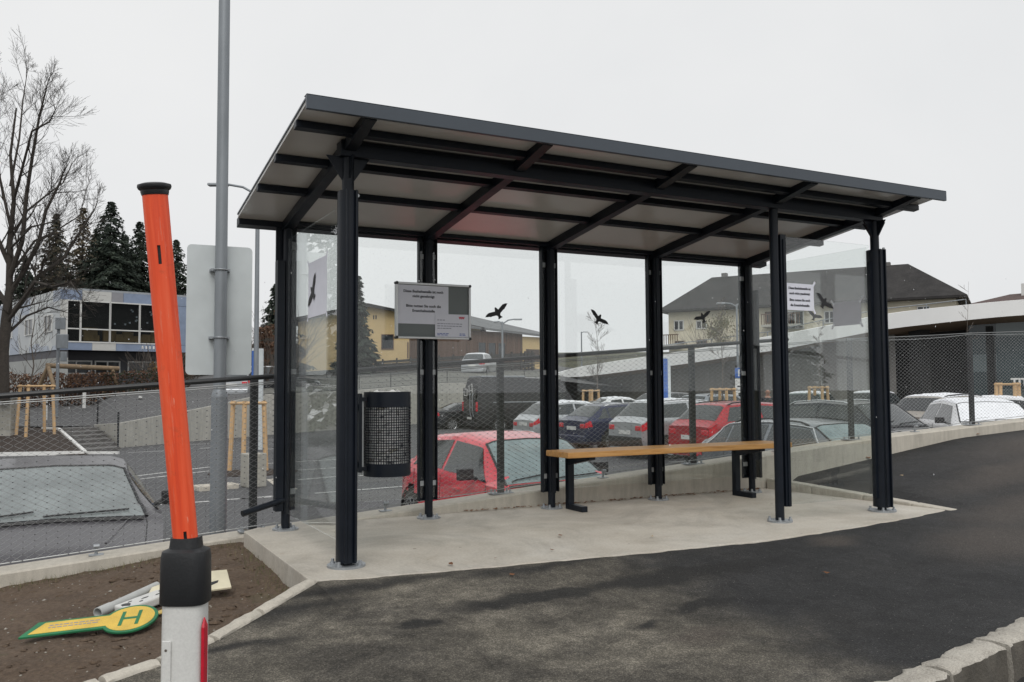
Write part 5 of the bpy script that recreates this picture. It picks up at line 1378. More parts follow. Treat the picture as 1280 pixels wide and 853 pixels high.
M['store_glass']=glass_mat('large_pane_glass',(.6,.63,.63),.0,1.15)
blue_building()

# climbing frame of logs in front
root=empty('log_frame',gp(62,44,.3),0,'long horizontal wooden log on trestle legs above the hedge at the left','log frame'); o=root.location
q=lambda x,y,D: Vector((gp(x,D,0).x,gp(x,D,0).y,zat(x,y,D)))-o
mb=MB(); mb.tube(q(58,457,44),q(148,461,47),.13,n=10); mb.build('beam',M['log'],root,smooth=True,ang=50)
for a,b in (((60,458,44),(50,482,44.3)),((60,458,44),(68,484,43.6)),((140,461,46.7),(146,482,46.7))):
    mb=MB(); mb.tube(q(*a),q(*b),.10,n=8); mb.build('leg',M['log'],root,smooth=True,ang=50)

# yellow house with wooden wing
def yellow_house():
    root=empty('yellow_house',(0,0,0),0,'yellow gabled house behind the timber fence, partly hidden by the notice board','house')
    yel=pm('yellow_render',(.55,.41,.21),.85,.06,1.2); D=72
    A=gp(372,D,0); B=gp(604,D,0); T,L=frame_on(A,B); z=lambda y:zat(480,y,D)
    px2=lambda x:(x-372)/(604-372)*L
    z0=z(462)-1.2; zp=z(383); ap=px2(461)
    prof=[(0,z0),(px2(600),z0),(px2(600),z(412)),(ap,zp),(0,z(402))]
    mb=MB(); vs=[T@Vector((x,0,zz)) for x,zz in prof]+[T@Vector((x,-12,zz)) for x,zz in prof]; n=5
    mb.add(vs,[tuple(range(n)),tuple(range(2*n-1,n-1,-1))]+[((k+1)%n,k,n+k,n+(k+1)%n) for k in range(n)]); mb.build('wall',yel,root)
    mb=MB()
    for (xa,za,xb,zb) in ((ap,zp,px2(606),z(414)),(ap,zp,-1,z(403))):
        vs=[T@Vector((xa,.7,za)),T@Vector((xb,.7,zb)),T@Vector((xb,-12.5,zb)),T@Vector((xa,-12.5,za))]; vs+= [v+Vector((0,0,.22)) for v in vs]
        mb.add(vs,[(0,1,2,3),(7,6,5,4),(0,4,5,1),(1,5,6,2),(2,6,7,3),(3,7,4,0)])
    mb.build('roof',M['roof_tile'],root)
    window(T,px2(477.5),px2(491),z(436),z(419),root,fr=.07,frm='frame_brown')
    for x in (466,469): 
        mb=MB(); lbox(mb,T,px2(x),px2(x)+.10,.002,.02,z(399),z(394)); mb.build('vent_slot',M['trim_black'],root)
    mb=MB(); lbox(mb,T,px2(509),px2(509)+.10,.002,.1,z(448),z(428)); mb.build('downpipe',M['frame_brown'],root)
    mb=MB(); lbox(mb,T,px2(452),px2(462),.002,.03,z(462),z(451)); mb.build('plinth',M['conc_wall'],root)
    # wing
    w=empty('wooden_barn',(0,0,0),0,'brown timber clad building with a long grey roof right of the notice board','building')
    m,nt,b=base('brown_boards'); v=coords(nt,'Object',(6,6,.15)); c=ramp(nt,noise(nt,v,1,6,.6),[(.3,(.055,.033,.022)),(.5,(.10,.058,.038)),(.75,(.16,.11,.085))]); nt.links.new(c,b.inputs['Base Color']); b.inputs['Roughness'].default_value=.85
    A=gp(548,69,0); B=gp(653,75,0); T,L=frame_on(A,B); C=gp(677,76.5,0); T3,L3=frame_on(B,C)
    za=zat(588,412,70); zb=za; z0=zat(600,462,70)-1.5
    mb=MB(); lbox(mb,T,0,L,-5,0,z0,za); mb.build('board_wall',m,w)
    mb=MB(); lbox(mb,T3,0.02,L3,-4,0,zat(665,462,76),zat(665,421.5,76)); mb.build('end_wall',yel,w)
    mb=MB(); lbox(mb,T3,L3*.18,L3*.86,.003,.06,zat(665,452,76),zat(665,437,76)); mb.build('garage_door',pm('garage_brown',(.07,.05,.04),.7,.2),w)
    # mono pitch roof rising away
    zr=zat(588,398,76); e=.5
    W3=lambda x,y,D: Vector((gp(x,D,0).x,gp(x,D,0).y,zat(x,y,D)))
    P=[W3(548,405.5,68.3),W3(681,421.5,76.2),W3(673,417,84),W3(548,388.5,77)]; za=zat(600,415,70)-.25
    vs=P+[p_+Vector((0,0,.2)) for p_ in P]; mb=MB(); mb.add(vs,[(3,2,1,0),(4,5,6,7),(0,1,5,4),(1,2,6,5),(2,3,7,6),(3,0,4,7)]); mb.build('roof',pm('grey_sheet_roof',(.13,.135,.14),.7,.2,.8),w)
    mb=MB(); lbox(mb,T,2.4,4,-8,-7,zr-.6,zr+.35); mb.build('roof_hatch',M['galv_pole'],w)
    mb=MB(); vs=[T@Vector((L*.42,-3,za+1.02)),T@Vector((L*.60,-3,za+1.02)),T@Vector((L*.66,-1.9,za+.75)),T@Vector((L*.46,-1.9,za+.75))]; 
    for k in range(3):
        x=L*(.45+.12*k); window(T,x,x+.8,za-1.5,za-.5,w,fr=.05,frm='frame_brown')
    # timber fence in front
    f=empty('timber_fence',(0,0,0),0,'long weathered fence of horizontal boards below the yellow house','fence'); 
    fp=[(460,66,452,463),(530,66,447,463),(600,67,443,465),(650,70,441,462),(668,71,440,458)]
    wd=pm('weathered_boards',(.035,.033,.03),.9,.35,2,stretch=(.4,.4,8))
    for (a,Da,ya,yb),(c,Dc,yc,yd) in zip(fp,fp[1:]):
        A=gp(a,Da,0);B=gp(c,Dc,0); T,L=frame_on(A,B); mb=MB(); zt0,zb0,zt1,zb1=zat(a,ya,Da),zat(a,yb,Da)-.3,zat(c,yc,Dc),zat(c,yd,Dc)-.3; n=5
        for k in range(n):
            h0=(zt0-zb0)/n; h1=(zt1-zb1)/n; vs=[T@Vector(q_) for q_ in ((0,-.03,zb0+h0*k),(L,-.03,zb1+h1*k),(L,.03,zb1+h1*k),(0,.03,zb0+h0*k),(0,-.03,zb0+h0*(k+.86)),(L,-.03,zb1+h1*(k+.86)),(L,.03,zb1+h1*(k+.86)),(0,.03,zb0+h0*(k+.86)))]
            mb.add(vs,[(0,1,2,3),(7,6,5,4),(4,5,1,0),(5,6,2,1),(6,7,3,2),(7,4,0,3)])
        mb.build('boards',wd,f)
        for k in range(4):
            x=L*k/4; zt_=zt0+(zt1-zt0)*k/4; zb_=zb0+(zb1-zb0)*k/4; mb=MB(); lbox(mb,T,x,x+.12,.031,.14,zb_-.3,zt_+.1); mb.build('post',wd,f)
yellow_house()

# large house with the dark hipped roof
def big_house():
    root=empty('large_house',(0,0,0),0,'large cream house with a broad dark hipped roof behind the supermarket','house')
    cream=pm('cream_render',(.60,.55,.43),.85,.08,1)
    Dl,Dr=84,71
    A=gp(828,Dl,0); B=gp(1212,Dr,0); T,L=frame_on(A,B); ze=zat(828,388,Dl); zr=zat(876,347,Dl+4); dep=12
    mb=MB(); lbox(mb,T,.5,L-.9,-dep+.5,-.5,zat(828,430,Dl)-3,ze+.1); mb.build('wall',cream,root)
    hip=3.2
    a=[T@Vector(p) for p in ((-.3,.3,ze),(L,.3,ze),(L,-dep,ze),(-.3,-dep,ze),(hip,-dep/2,zr),(L-4.9,-dep/2,zr))]
    e=[T@Vector(p) for p in ((-.3,.3,ze-.2),(L,.3,ze-.2),(L,-dep,ze-.2),(-.3,-dep,ze-.2))]
    mb=MB(); mb.add(a+e,[(0,1,5,4),(1,2,5),(2,3,4,5),(3,0,4),(6,7,1,0),(7,8,2,1),(8,9,3,2),(9,6,0,3),(9,8,7,6)]); rf=mb.build('roof',M['roof_tile'],root)
    mb=MB(); lbox(mb,T,hip+1,hip+1.5,-dep/2-.5,-dep/2+.1,zr-.3,zr+.35); mb.build('chimney',M['conc_dark'],rf); mb=MB(); lbox(mb,T,L-8,L-6.4,-dep/2-.6,-dep/2+.1,zr-.3,zr+.28); mb.build('chimney',M['conc_dark'],rf)
    ux=lambda x,D: (gp(x,D,0)-A).dot(Vector((T[0][0],T[1][0],0)))
    def facade_x(px_):   # solve column on facade
        lo,hi=0,L
        for _ in range(40):
            m_=(lo+hi)/2; p=T@Vector((m_,0,5)); d=p-CAM; x=640+F_PX*d.dot(RT)/d.dot(FW)
            if x<px_: lo=m_
            else: hi=m_
        p=T@Vector((lo,0,0)); d=p-CAM; return lo, d.dot(FW)
    def win(xa,xb,ya,yb,**k):
        a_,Da=facade_x(xa); b_,Db=facade_x(xb); window(T,a_,b_,zat(xa,yb,Da),zat(xa,ya,Da),root,y=-.5,**k)
    win(842,852,413,400,mull=2,fr=.1); win(870,881,411,400,mull=2,fr=.1); win(842,853,430,426,fr=.05,frm='frame_brown'); win(870,881,434,424,fr=.08,frm='frame_brown')
    win(957,968,404,389,mull=2,fr=.1,frm='frame_brown'); win(984,1003,411,388,mull=2,fr=.1); win(1031,1042,404,388,mull=2,fr=.1); win(1148,1162,387,382,mull=2,fr=.08)
    for (xa,xb,ya,yb) in ((828,852,428,431),(955,1003,404,406),):
        a_,Da=facade_x(xa); b_,Db=facade_x(xb); z=zat(xa,yb,Da)
        mb=MB(); lbox(mb,T,a_,b_,-.5,.9,z-.25,z-.05); mb.build('balcony_floor',M['conc_wall'],root)
        mb=MB(); lbox(mb,T,a_,b_,.82,.88,z+.85,z+.93)
        k=a_
        while k<b_: lbox(mb,T,k,k+.07,.83,.87,z-.05,z+.85); k+=.22
        mb.build('balcony_railing',M['frame_brown'],root)
    # horizontal railing line along the garden
    g=empty('garden_railing',(0,0,0),0,'thin grey railing running in front of the large cream house','railing'); mb=MB()
    pts=[(828,432,66),(890,424,64),(960,415,62),(1030,400,60),(1105,386,60),(1160,380,60),(1210,374,60)]
    V=[Vector((gp(x,D,0).x,gp(x,D,0).y,zat(x,y,D))) for x,y,D in pts]
    mb.path(V,.035,6); mb.build('rail',M['galv_pole'],g)
    for v in V:
        mb=MB(); mb.tube(v,v-Vector((0,0,1.2)),.04,n=6); mb.build('post',M['galv_pole'],g)
    # neighbour roof at the right edge
    h=empty('neighbour_house',(0,0,0),0,'house with a reddish dark roof and white chimney at the right edge','house')
    A=gp(1205,92,0); B=gp(1420,80,0); T,L=frame_on(A,B); ze=zat(1215,381,90); zr=zat(1280,359,86)
    mb=MB(); lbox(mb,T,.5,L,-9,-.4,2,ze); mb.build('wall',cream,h)
    a=[T@Vector(p) for p in ((-.4,.4,ze),(L,.4,ze),(L,-9.4,ze),(-.4,-9.4,ze),(3,-4.5,zr-.0),(L,-4.5,zr))]
    mb=MB(); mb.add(a,[(0,1,5,4),(1,2,5),(2,3,4,5),(3,0,4)]); rf=mb.build('roof',pm('reddish_tiles',(.085,.055,.05),.8,.3,2,.2),h)
    mb=MB(); lbox(mb,T,facade_x(1245)[0]*0+4.6,5.3,-4.2,-3.2,ze,zr+.9); mb.build('chimney',M['white_paint'],rf)
big_house()

# supermarket with the sweeping white roof edge
def market():
    root=empty('supermarket',(0,0,0),0,'long low supermarket under a sweeping white roof edge across the car park','building')
    pts=[(690,62,469.5,471),(712,61,461,472.5),(760,59,453,467.5),(809,57.5,446,461),(862,55,438.5,454.5),(927,52,426.5,444),(990,50,416,435),(1050,48,404.5,422.5),(1107,46.5,392.5,411.5),(1160,45,386,405.5),(1215,44,380.5,399.5),(1280,43,374,393.5),(1400,41,366,387),(1700,38,358,382)]
    # refine
    Q_=[]
    for (a,b) in zip(pts,pts[1:]):
        for k in range(4): Q_.append(tuple(a[i]+(b[i]-a[i])*k/4 for i in range(4)))
    Q_.append(pts[-1])
    def sm(L_,r=2):
        out=[]
        for i in range(len(L_)):
            w=[L_[j] for j in range(max(0,i-r),min(len(L_),i+r+1))]; out.append(tuple(sum(v[k] for v in w)/len(w) for k in range(4)))
        out[0]=L_[0]; out[-1]=L_[-1]; return out
    Q_=sm(Q_)
    Vt=[Vector((gp(x,D,0).x,gp(x,D,0).y,zat(x,yt,D))) for x,D,yt,yb in Q_]; Vb=[Vector((gp(x,D,0).x,gp(x,D,0).y,zat(x,yb,D))) for x,D,yt,yb in Q_]
    away=Vector((.35,.937,0))
    P=[[b_,t_,t_+away*.3+Vector((0,0,.02)),t_+away*14+Vector((0,0,-.35))] for b_,t_ in zip(Vb,Vt)]
    mb=MB(); mb.grid([r[:3] for r in P],flip=True); mb.build('roof_edge',pm('white_fascia',(.80,.80,.79),.6,.05,.5),root,smooth=True,ang=40)
    mb=MB(); mb.grid([r[2:] for r in P],flip=True); mb.build('roof',M['snow'],root,smooth=True,ang=40)
    # soffit going in
    sof=pm('wooden_soffit',(.26,.18,.12),.7,.3,.6,stretch=(.3,.3,1))
    P=[[b_,b_+away*.6+Vector((0,0,-.12)),b_+away*4.5+Vector((0,0,-.45))] for b_ in Vb]
    mb=MB(); mb.grid(P); mb.build('soffit',sof,root,smooth=True,ang=50)
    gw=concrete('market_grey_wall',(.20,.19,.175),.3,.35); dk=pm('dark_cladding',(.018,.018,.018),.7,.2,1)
    def wall(x0,x1,depth,mat,name,zlo=-1.2):
        idx=[i for i,q in enumerate(Q_) if x0<=q[0]<=x1]; P=[]
        for i in idx:
            p_=Vb[i]+away*depth; P.append([(p_.x,p_.y,zlo),(p_.x,p_.y,Vb[i].z-.11*depth+.02)])
        mb=MB(); mb.grid(P,flip=True); return mb.build(name,mat,root,smooth=False)
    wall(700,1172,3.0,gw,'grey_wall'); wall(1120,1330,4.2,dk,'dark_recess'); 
    sg=wall(1240,1700,2.2,M['shop_glass'],'shop_window')
    def colm(px_,D,w,label='column'):
        p_=gp(px_,D,-1); mb=MB(); mb.box(p_.x-w/2,p_.x+w/2,p_.y-w/2,p_.y+w/2,-1,zat(px_,408,D)); return mb.build(label,dk,root)
    colm(1150,47.0,.75); colm(1238,45.4,.5)
    # shop lettering low in the window
    a=gp(1262,43.9,0); T,L=frame_on(gp(1262,44.2,0),gp(1330,43.2,0)); 
    Tm=T@Matrix.Translation((0,.25,zat(1262,482,44)))@Matrix(((1,0,0,0),(0,0,1,0),(0,1,0,0),(0,0,0,1)))
    text_mesh('TITO',.52,Tm,'shop_lettering',M['white_paint'],root,align='LEFT',depth=.01,bold=.02)
    for z_,h_ in ((1.05,.06),(-.2,.05)):
        T,L=frame_on(gp(1243,45.0,0),gp(1420,42.4,0)); mb=MB(); lbox(mb,T,0,L,.1,.2,z_,z_+h_); mb.build('window_bar',M['fence_post'],root)
    T,L=frame_on(gp(1243,45.0,0),gp(1420,42.4,0))
    for k in range(5):
        mb=MB(); lbox(mb,T,k*1.8,k*1.8+.06,.1,.2,-1,3.6); mb.build('window_bar',M['fence_post'],root)
    # bollard lights
    for x in (1190,1222,1174):
        p_=gp(x,41,-.6); r=empty('bollard',p_,0,{1190:'small white bollard left of the dark recess',1222:'small white bollard before the dark recess right of the fence post',1174:'small white bollard right of the shelter near the beige car'}[x],'bollard','small bollards before the supermarket')
        mb=MB(); mb.tube((0,0,0),(0,0,.95),.07,n=10); mb.build('shaft',M['white_paint'],r)
        mb=MB(); mb.tube((0,0,.951),(0,0,1.12),.085,n=10); mb.build('cap',M['fence_post'],r)
m,nt,b=base('shop_glass_posters'); v=coords(nt,'Object',(1,1,1)); sn=nt.nodes.new('ShaderNodeVectorMath'); sn.operation='SNAP'; nt.links.new(v,sn.inputs[0]); sn.inputs[1].default_value=(1.3,50,.9)
vo=N(nt,'ShaderNodeTexWhiteNoise'); nt.links.new(sn.outputs[0],vo.inputs['Vector'])
sp=nt.nodes.new('ShaderNodeSeparateColor'); nt.links.new(vo.outputs['Color'],sp.inputs[0]); nt.links.new(ramp(nt,sp.outputs[0],[(0,(.02,.03,.035)),(.45,(.035,.055,.06)),(.7,(.06,.09,.10)),(.95,(.12,.15,.15))]),b.inputs['Base Color']); b.inputs['Roughness'].default_value=.1
M['shop_glass']=m
market()
# ------------------------------------------------------------ person
def skin_obj(name, verts, edges, radii, mat, parent, sub=2):
    me=bpy.data.meshes.new(name); me.from_pydata(verts,edges,[]); o=bpy.data.objects.new(name,me); COL.objects.link(o); o.parent=parent
    s=o.modifiers.new('Skin','SKIN'); s.use_smooth_shade=True
    for i,r in enumerate(radii):
        r=r if isinstance(r,tuple) else (r,r); me.skin_vertices[0].data[i].radius=r
    me.skin_vertices[0].data[0].use_root=True
    u=o.modifiers.new('Sub','SUBSURF'); u.levels=sub; u.render_levels=sub
    dg=bpy.context.evaluated_depsgraph_get(); m2=bpy.data.meshes.new_from_object(o.evaluated_get(dg)); o.modifiers.clear(); o.data=m2; m2.materials.clear(); m2.materials.append(mat)
    m2.polygons.foreach_set('use_smooth',[True]*len(m2.polygons)); return o
def person():
    p=gp(958.5,30.5,-.76); r=empty('person',p,RD(-30+8),'bald person in a dark jacket standing among the parked cars beside the rear right post','person')
    V=[(0,0,.95),(0,0,1.12),(0,.01,1.30),(0,0,1.44),(0,0,1.52),(0,-.01,1.60),(0,-.015,1.68),(0,-.01,1.74),
       (.10,0,.90),(.11,-.01,.50),(.11,.02,.09),(.11,-.12,.04),(-.10,0,.90),(-.12,.02,.50),(-.12,.04,.09),(-.12,-.10,.04),
       (.18,0,1.41),(.25,.02,1.14),(.24,-.10,.90),(.24,-.13,.82),(-.18,0,1.41),(-.25,.02,1.14),(-.24,-.08,.90),(-.24,-.10,.82)]
    E=[(0,1),(1,2),(2,3),(3,4),(4,5),(5,6),(6,7),(0,8),(8,9),(9,10),(10,11),(0,12),(12,13),(13,14),(14,15),(3,16),(16,17),(17,18),(18,19),(3,20),(20,21),(21,22),(22,23)]
    R=[(.15,.11),(.14,.10),(.17,.11),(.12,.08),.055,(.07,.085),(.078,.098),(.06,.07),.08,.055,.042,.04,.08,.055,.042,.04,.06,.045,.035,.04,.06,.045,.035,.04]
    b=skin_obj('body',V,E,R,M['skin'],r)
    V2=[V[i] for i in (0,1,2,3,16,17,18,20,21,22)]; V2=[(0,0,.84)]+V2
    skin_obj('jacket',V2,[(0,1),(1,2),(2,3),(3,4),(4,5),(5,6),(6,7),(4,8),(8,9),(9,10)],[(.23,.18),(.23,.18),(.22,.17),(.26,.18),(.17,.13),.11,.085,.07,.11,.085,.07],M['cloth_dark'],r)
    V3=[V[i] for i in (0,8,9,10,12,13,14)]
    skin_obj('trousers',V3,[(0,1),(1,2),(2,3),(0,4),(4,5),(5,6)],[(.16,.12),.10,.075,.06,.10,.075,.06],M['trim_black'],r)
    for sx in (-1,1):
        mb=MB(); mb.lathe([(0,-.01),(.012,0),(0,.01)],(sx*.03,-.105,1.665),8); mb.build('eye',M['trim_black'],r)
        mb=MB(); mb.lathe([(0,-.03),(.014,-.01),(.016,.01),(0,.03)],(sx*.083,.0,1.66),8); mb.build('ear',M['skin'],r)
    mb=MB(); mb.add([(-.016,-.10,1.63),(.016,-.10,1.63),(0,-.135,1.635),(0,-.105,1.675)],[(0,1,2),(1,3,2),(3,0,2)]); mb.build('nose',M['skin'],r)
person()

# ------------------------------------------------------------ trees
def branchy(mb, p, d, L, r, depth, rr, up_=.25, spread=.6, segs=3, kids_=(2,4), minr=.004, sides=5):
    pts=[p]; q=p.copy(); dd=d.copy(); rads=[r]
    for i in range(segs):
        dd=(dd+Vector((rr.gauss(0,.12),rr.gauss(0,.12),rr.gauss(0,.08)+up_*.12))).normalized(); q=q+dd*(L/segs); pts.append(q.copy()); rads.append(r*(1-.55*(i+1)/segs))
    for i in range(segs): mb.tube(pts[i],pts[i+1],max(minr,rads[i]),max(minr,rads[i+1]),n=sides if r>.03 else (4 if r>.015 else 3),cap=False)
    if depth<=0: return
    n=rr.randint(*kids_)+ (1 if depth>1 else 0)
    for k in range(n):
        t=.25+.75*(k+rr.random()*.8)/n; i=min(segs-1,int(t*segs)); f=t*segs-i; b=pts[i].lerp(pts[i+1],min(1,f)); base_d=(pts[i+1]-pts[i]).normalized()
        ax=base_d.orthogonal(); ax.rotate(Matrix.Rotation(rr.uniform(0,2*pi),3,base_d)); nd=base_d.copy(); nd.rotate(Matrix.Rotation(rr.uniform(.35,.95)*spread/.6,3,ax)); nd.z+=up_*.5; nd.normalize()
        branchy(mb,b,nd,L*rr.uniform(.5,.78),rads[i]*rr.uniform(.45,.62),depth-1,rr,up_,spread,segs,kids_,minr,max(3,sides-1))
    branchy(mb,pts[-1],dd,L*.6,rads[-1]*.9,depth-1,rr,up_,spread,segs,kids_,minr,max(3,sides-1))
# the big bare tree at the left edge
def big_tree():
    rr=random.Random(21); D=33; b=gp(4,D,-.1); root=empty('bare_tree',b,0,'large leafless tree with spreading dark branches at the left edge','tree')
    R3=Vector((_r.x,_r.y,0)); s=D/F_PX
    def w(x,y,dd=0): 
        q=gp(x,D+dd,0); return Vector((q.x-b.x,q.y-b.y,zat(x,y,D+dd)-b.z))
    mb=MB()
    tk=[(4,500),(3,440),(6,400),(9,360),(8,300),(12,250),(6,190),(12,130)]
    rad=[.24,.20,.18,.13,.10,.075,.05,.03]
    T=[w(x,y) for x,y in tk]
    for i in range(len(T)-1): mb.tube(T[i],T[i+1],rad[i],rad[i+1],n=12,cap=False)
    mb.build('trunk',M['bark'],root,smooth=True,ang=None)
    mb=MB()
    limbs=[((9,368),[(30,335),(44,300),(52,262),(70,225),(74,215)],.10,0),((7,400),[(28,372),(46,345),(75,322),(98,285),(112,262)],.11,.4),((8,350),[(22,300),(26,240),(34,190),(42,140),(48,105)],.10,-.4),
           ((8,300),[(30,262),(52,242),(72,226),(84,200)],.055,1),((10,255),[(22,210),(32,160),(56,148),(64,130)],.06,-1),((7,230),[(18,170),(20,120),(24,85)],.05,1),
           ((6,405),[(40,352),(62,358),(84,352),(98,368)],.07,-1.2),((5,420),[(30,395),(60,384),(80,390)],.06,1.4),((6,380),[(-30,330),(-60,280),(-80,220)],.11,.5),((8,330),[(-20,270),(-40,200),(-30,130)],.09,-.5),
           ((8,280),[(-10,210),(-20,150),(-16,90)],.06,.8),((4,440),[(-40,390),(-80,360)],.09,0),((8,345),[(40,300),(60,290),(95,268),(104,236)],.055,1.5),((9,310),[(36,282),(64,276),(78,262)],.045,-1.5)]
    for (s0,pts,r0,dd) in limbs:
        V=[w(*s0)]+[w(x+rr.uniform(-2,2),y,dd*(k+1)*.6) for k,(x,y) in enumerate(pts)]; n=len(V)-1
        for i in range(n):
            ra=r0*(1-.75*i/n); rb=r0*(1-.75*(i+1)/n); mb.tube(V[i],V[i+1],ra,rb,n=7,cap=False)
            dd_=(V[i+1]-V[i]); 
            for k in range(4 if i else 2):
                t=rr.random(); p=V[i].lerp(V[i+1],t); ax=dd_.normalized().orthogonal(); ax.rotate(Matrix.Rotation(rr.uniform(0,2*pi),3,dd_.normalized())); nd=dd_.normalized(); nd.rotate(Matrix.Rotation(rr.uniform(.4,.95),3,ax)); nd.z+=.15; nd.normalize()
                branchy(mb,p,nd,rr.uniform(.55,1.15)*(1-.3*i/n),max(.012,rb*.5),3,rr,up_=.35,segs=3,kids_=(1,2),minr=.004)
        branchy(mb,V[-1],(V[-1]-V[-2]).normalized(),.6,max(.012,r0*.22),3,rr,up_=.3,segs=3,kids_=(2,3),minr=.0045)
    mb.build('crown',M['bark'],root,smooth=True,ang=None)
big_tree()
def sapling(px_,D,zg,ytop,label,seed,w=1.0,mat='bark_grey',name='young_tree',depth=2,den=10,r=.03,zlow=.35):
    rr=random.Random(seed); b=gp(px_,D,zg); H=zat(px_,ytop,D)-zg; root=empty(name,b,0,label,'tree')
    mb=MB(); pts=[Vector((rr.gauss(0,.02)*i,rr.gauss(0,.02)*i,H*i/6)) for i in range(7)]
    for i in range(6): mb.tube(pts[i],pts[i+1],r*(1-i/7),r*(1-(i+1)/7),n=6,cap=False)
    mb.build('trunk',M[mat],root,smooth=True,ang=None); mb=MB()
    for k in range(den):
        t=zlow+(1-zlow)*k/den; p=Vector((0,0,H*t)); i=min(5,int(t*6)); p=pts[i].lerp(pts[i+1],t*6-i); a=rr.uniform(0,2*pi); d=Vector((cos(a),sin(a),rr.uniform(.5,1.2))).normalized()
        branchy(mb,p,d,w*H*.20*(1.15-t*.7),r*.4*(1.2-t),depth,rr,up_=.5,segs=3,kids_=(2,3),minr=.006)
    mb.build('crown',M[mat],root,smooth=True,ang=None); return root
sapling(38,34.5,-.6,372,'slender bare young tree between the stakes in the mulch bed at the left',3,.9,'bark_grey',r=.05,den=11)
sapling(745,41.2,-.6,397,'slender bare young tree behind the second rear bay, below the bird sticker',5,.7,'bark_grey',den=14,r=.035)
sapling(902,33,-.65,375,'slender bare young tree in front of the roundish bush on the slope',8,.5,'bark_grey',den=10,r=.03,zlow=.5)
sapling(1211,34,-.7,352,'very thin bare young tree in front of the white roof edge at the right',9,.5,'bark_grey',den=6,r=.02,zlow=.6,depth=1)
sapling(1026,34.2,-.65,400,'thin bare young tree seen between the two right front posts',12,.45,'bark_grey',den=9,r=.025,zlow=.5)
p_=gp(903,62,1.2)
def bush(px_,D,zg,ytop,wpx,label,seed,cols,name='bush',n=5200,leaf=.07,cat='bush',shape=1.0,twig=26):
    rr=random.Random(seed); b=gp(px_,D,zg); H=zat(px_,ytop,D)-zg; Wd=wpx/F_PX*D/2; root=empty(name,b,0,label,cat)
    mb=MB()
    for k in range(twig):
        a=rr.uniform(0,2*pi); d=Vector((cos(a)*.6,sin(a)*.6,1.1)).normalized(); branchy(mb,Vector((cos(a)*.1*Wd,sin(a)*.1*Wd,0)),d,H*.5,.03,2,rr,up_=.4,segs=3,kids_=(1,2),minr=.008)
    mb.build('branches',M['bark_grey'],root,smooth=True,ang=None)
    cl=[(Vector((rr.gauss(0,.45)*Wd,rr.gauss(0,.45)*Wd,H*(.45+.55*rr.uniform(-.8,.75)))),rr.uniform(.18,.42)*min(Wd,H*.6)) for _ in range(34)]
    mb=MB()
    for k in range(n):
        c,r=cl[rr.randrange(len(cl))]; v=Vector((rr.gauss(0,1),rr.gauss(0,1),rr.gauss(0,1))).normalized()*r*rr.random()**.4; p=c+v
        if p.z<.05: p.z=.05+rr.random()*.3
        if (p.x/Wd)**2+(p.y/Wd)**2+((p.z-H*.5)/(H*.52))**2>1.15: continue
        s=leaf*rr.uniform(.5,1.3); u=Vector((rr.gauss(0,1),rr.gauss(0,1),rr.gauss(0,1))).normalized(); t=u.orthogonal().normalized()*s; w_=u.cross(t).normalized()*s*.6
        mb.add([p-t,p-w_,p+t,p+w_],[(0,1,2,3)],0 if rr.random()<.6 else 1)
    mb.build('foliage',cols,root); return root
olive=[pm('olive_leaf',(.10,.10,.05),.9,.35,6),pm('dry_leaf',(.17,.14,.08),.9,.35,6)]
brown=[pm('beech_leaf',(.10,.05,.03),.9,.35,6),pm('beech_leaf_pale',(.17,.10,.06),.9,.35,6)]
bush(903,60,.9,384,66,'rounded olive brown bush between the third and fourth rear posts',4,olive,n=3600)
bush(205,50,.3,424,46,'yellow brown shrub beside the orange snow marker',6,[pm('ochre_leaf',(.15,.10,.035),.9,.3,6),brown[1]],n=3000)
bush(330,46,1.0,400,34,'reddish brown bush right of the street lamp',7,brown,n=4200,name='bush')
bush(352,52,1.0,375,30,'dark brown tall bush behind the left rear shelter post',17,brown,n=4200,name='bush')
bush(228,66,.5,392,34,'brown shrub behind the white sign panel',18,brown,n=2600)
# hedge
def hedge(x0,x1,D0,D1,ytop0,ytop1,label,seed,cols):
    rr=random.Random(seed); A=gp(x0,D0,0); B=gp(x1,D1,0); root=empty('hedge',gp((x0+x1)/2,(D0+D1)/2,.3),0,label,'hedge'); o=root.location
    mb=MB(); L=(B-A).length
    n=int(L*1000)
    u=(B-A).normalized(); nn=Vector((-u.y,u.x,0))
    for k in range(n):
        t=rr.random(); D=D0+(D1-D0)*t; x=x0+(x1-x0)*t; zt_=zat(x,ytop0+(ytop1-ytop0)*t,D)+.06*sin(t*60)+.05*sin(t*23); zb=.1+.1*t; z=zb+(zt_-zb)*rr.random()**.8; p=A.lerp(B,t)+nn*rr.uniform(-.45,.45); p.z=z
        s=rr.uniform(.03,.08); v=Vector((rr.gauss(0,1),rr.gauss(0,1),rr.gauss(0,1))).normalized(); a=v.orthogonal().normalized()*s; b_=v.cross(a).normalized()*s*.7
        mb.add([p-a-o,p-b_-o,p+a-o,p+b_-o],[(0,1,2,3)],0 if rr.random()<.55 else 1)
    mb.build('foliage',cols,root)
    mb=MB()
    for k in range(int(L*14)):
        t=rr.random(); p=A.lerp(B,t)+nn*rr.uniform(-.3,.3)-o; mb.tube((p.x,p.y,.0-o.z),(p.x+rr.uniform(-.1,.1),p.y,1.2-o.z+t*.2),.02,n=4)
    mb.build('stems',M['bark'],root)
hedge(-60,140,44,46.5,468,466,'long brown beech hedge below the blue and white building',2,brown)
hedge(128,236,46.2,49,466,459,'dark green brown hedge right of the beech hedge, beside the orange marker',3,[pm('hedge_dark_leaf',(.035,.04,.022),.9,.3,6),brown[0]])

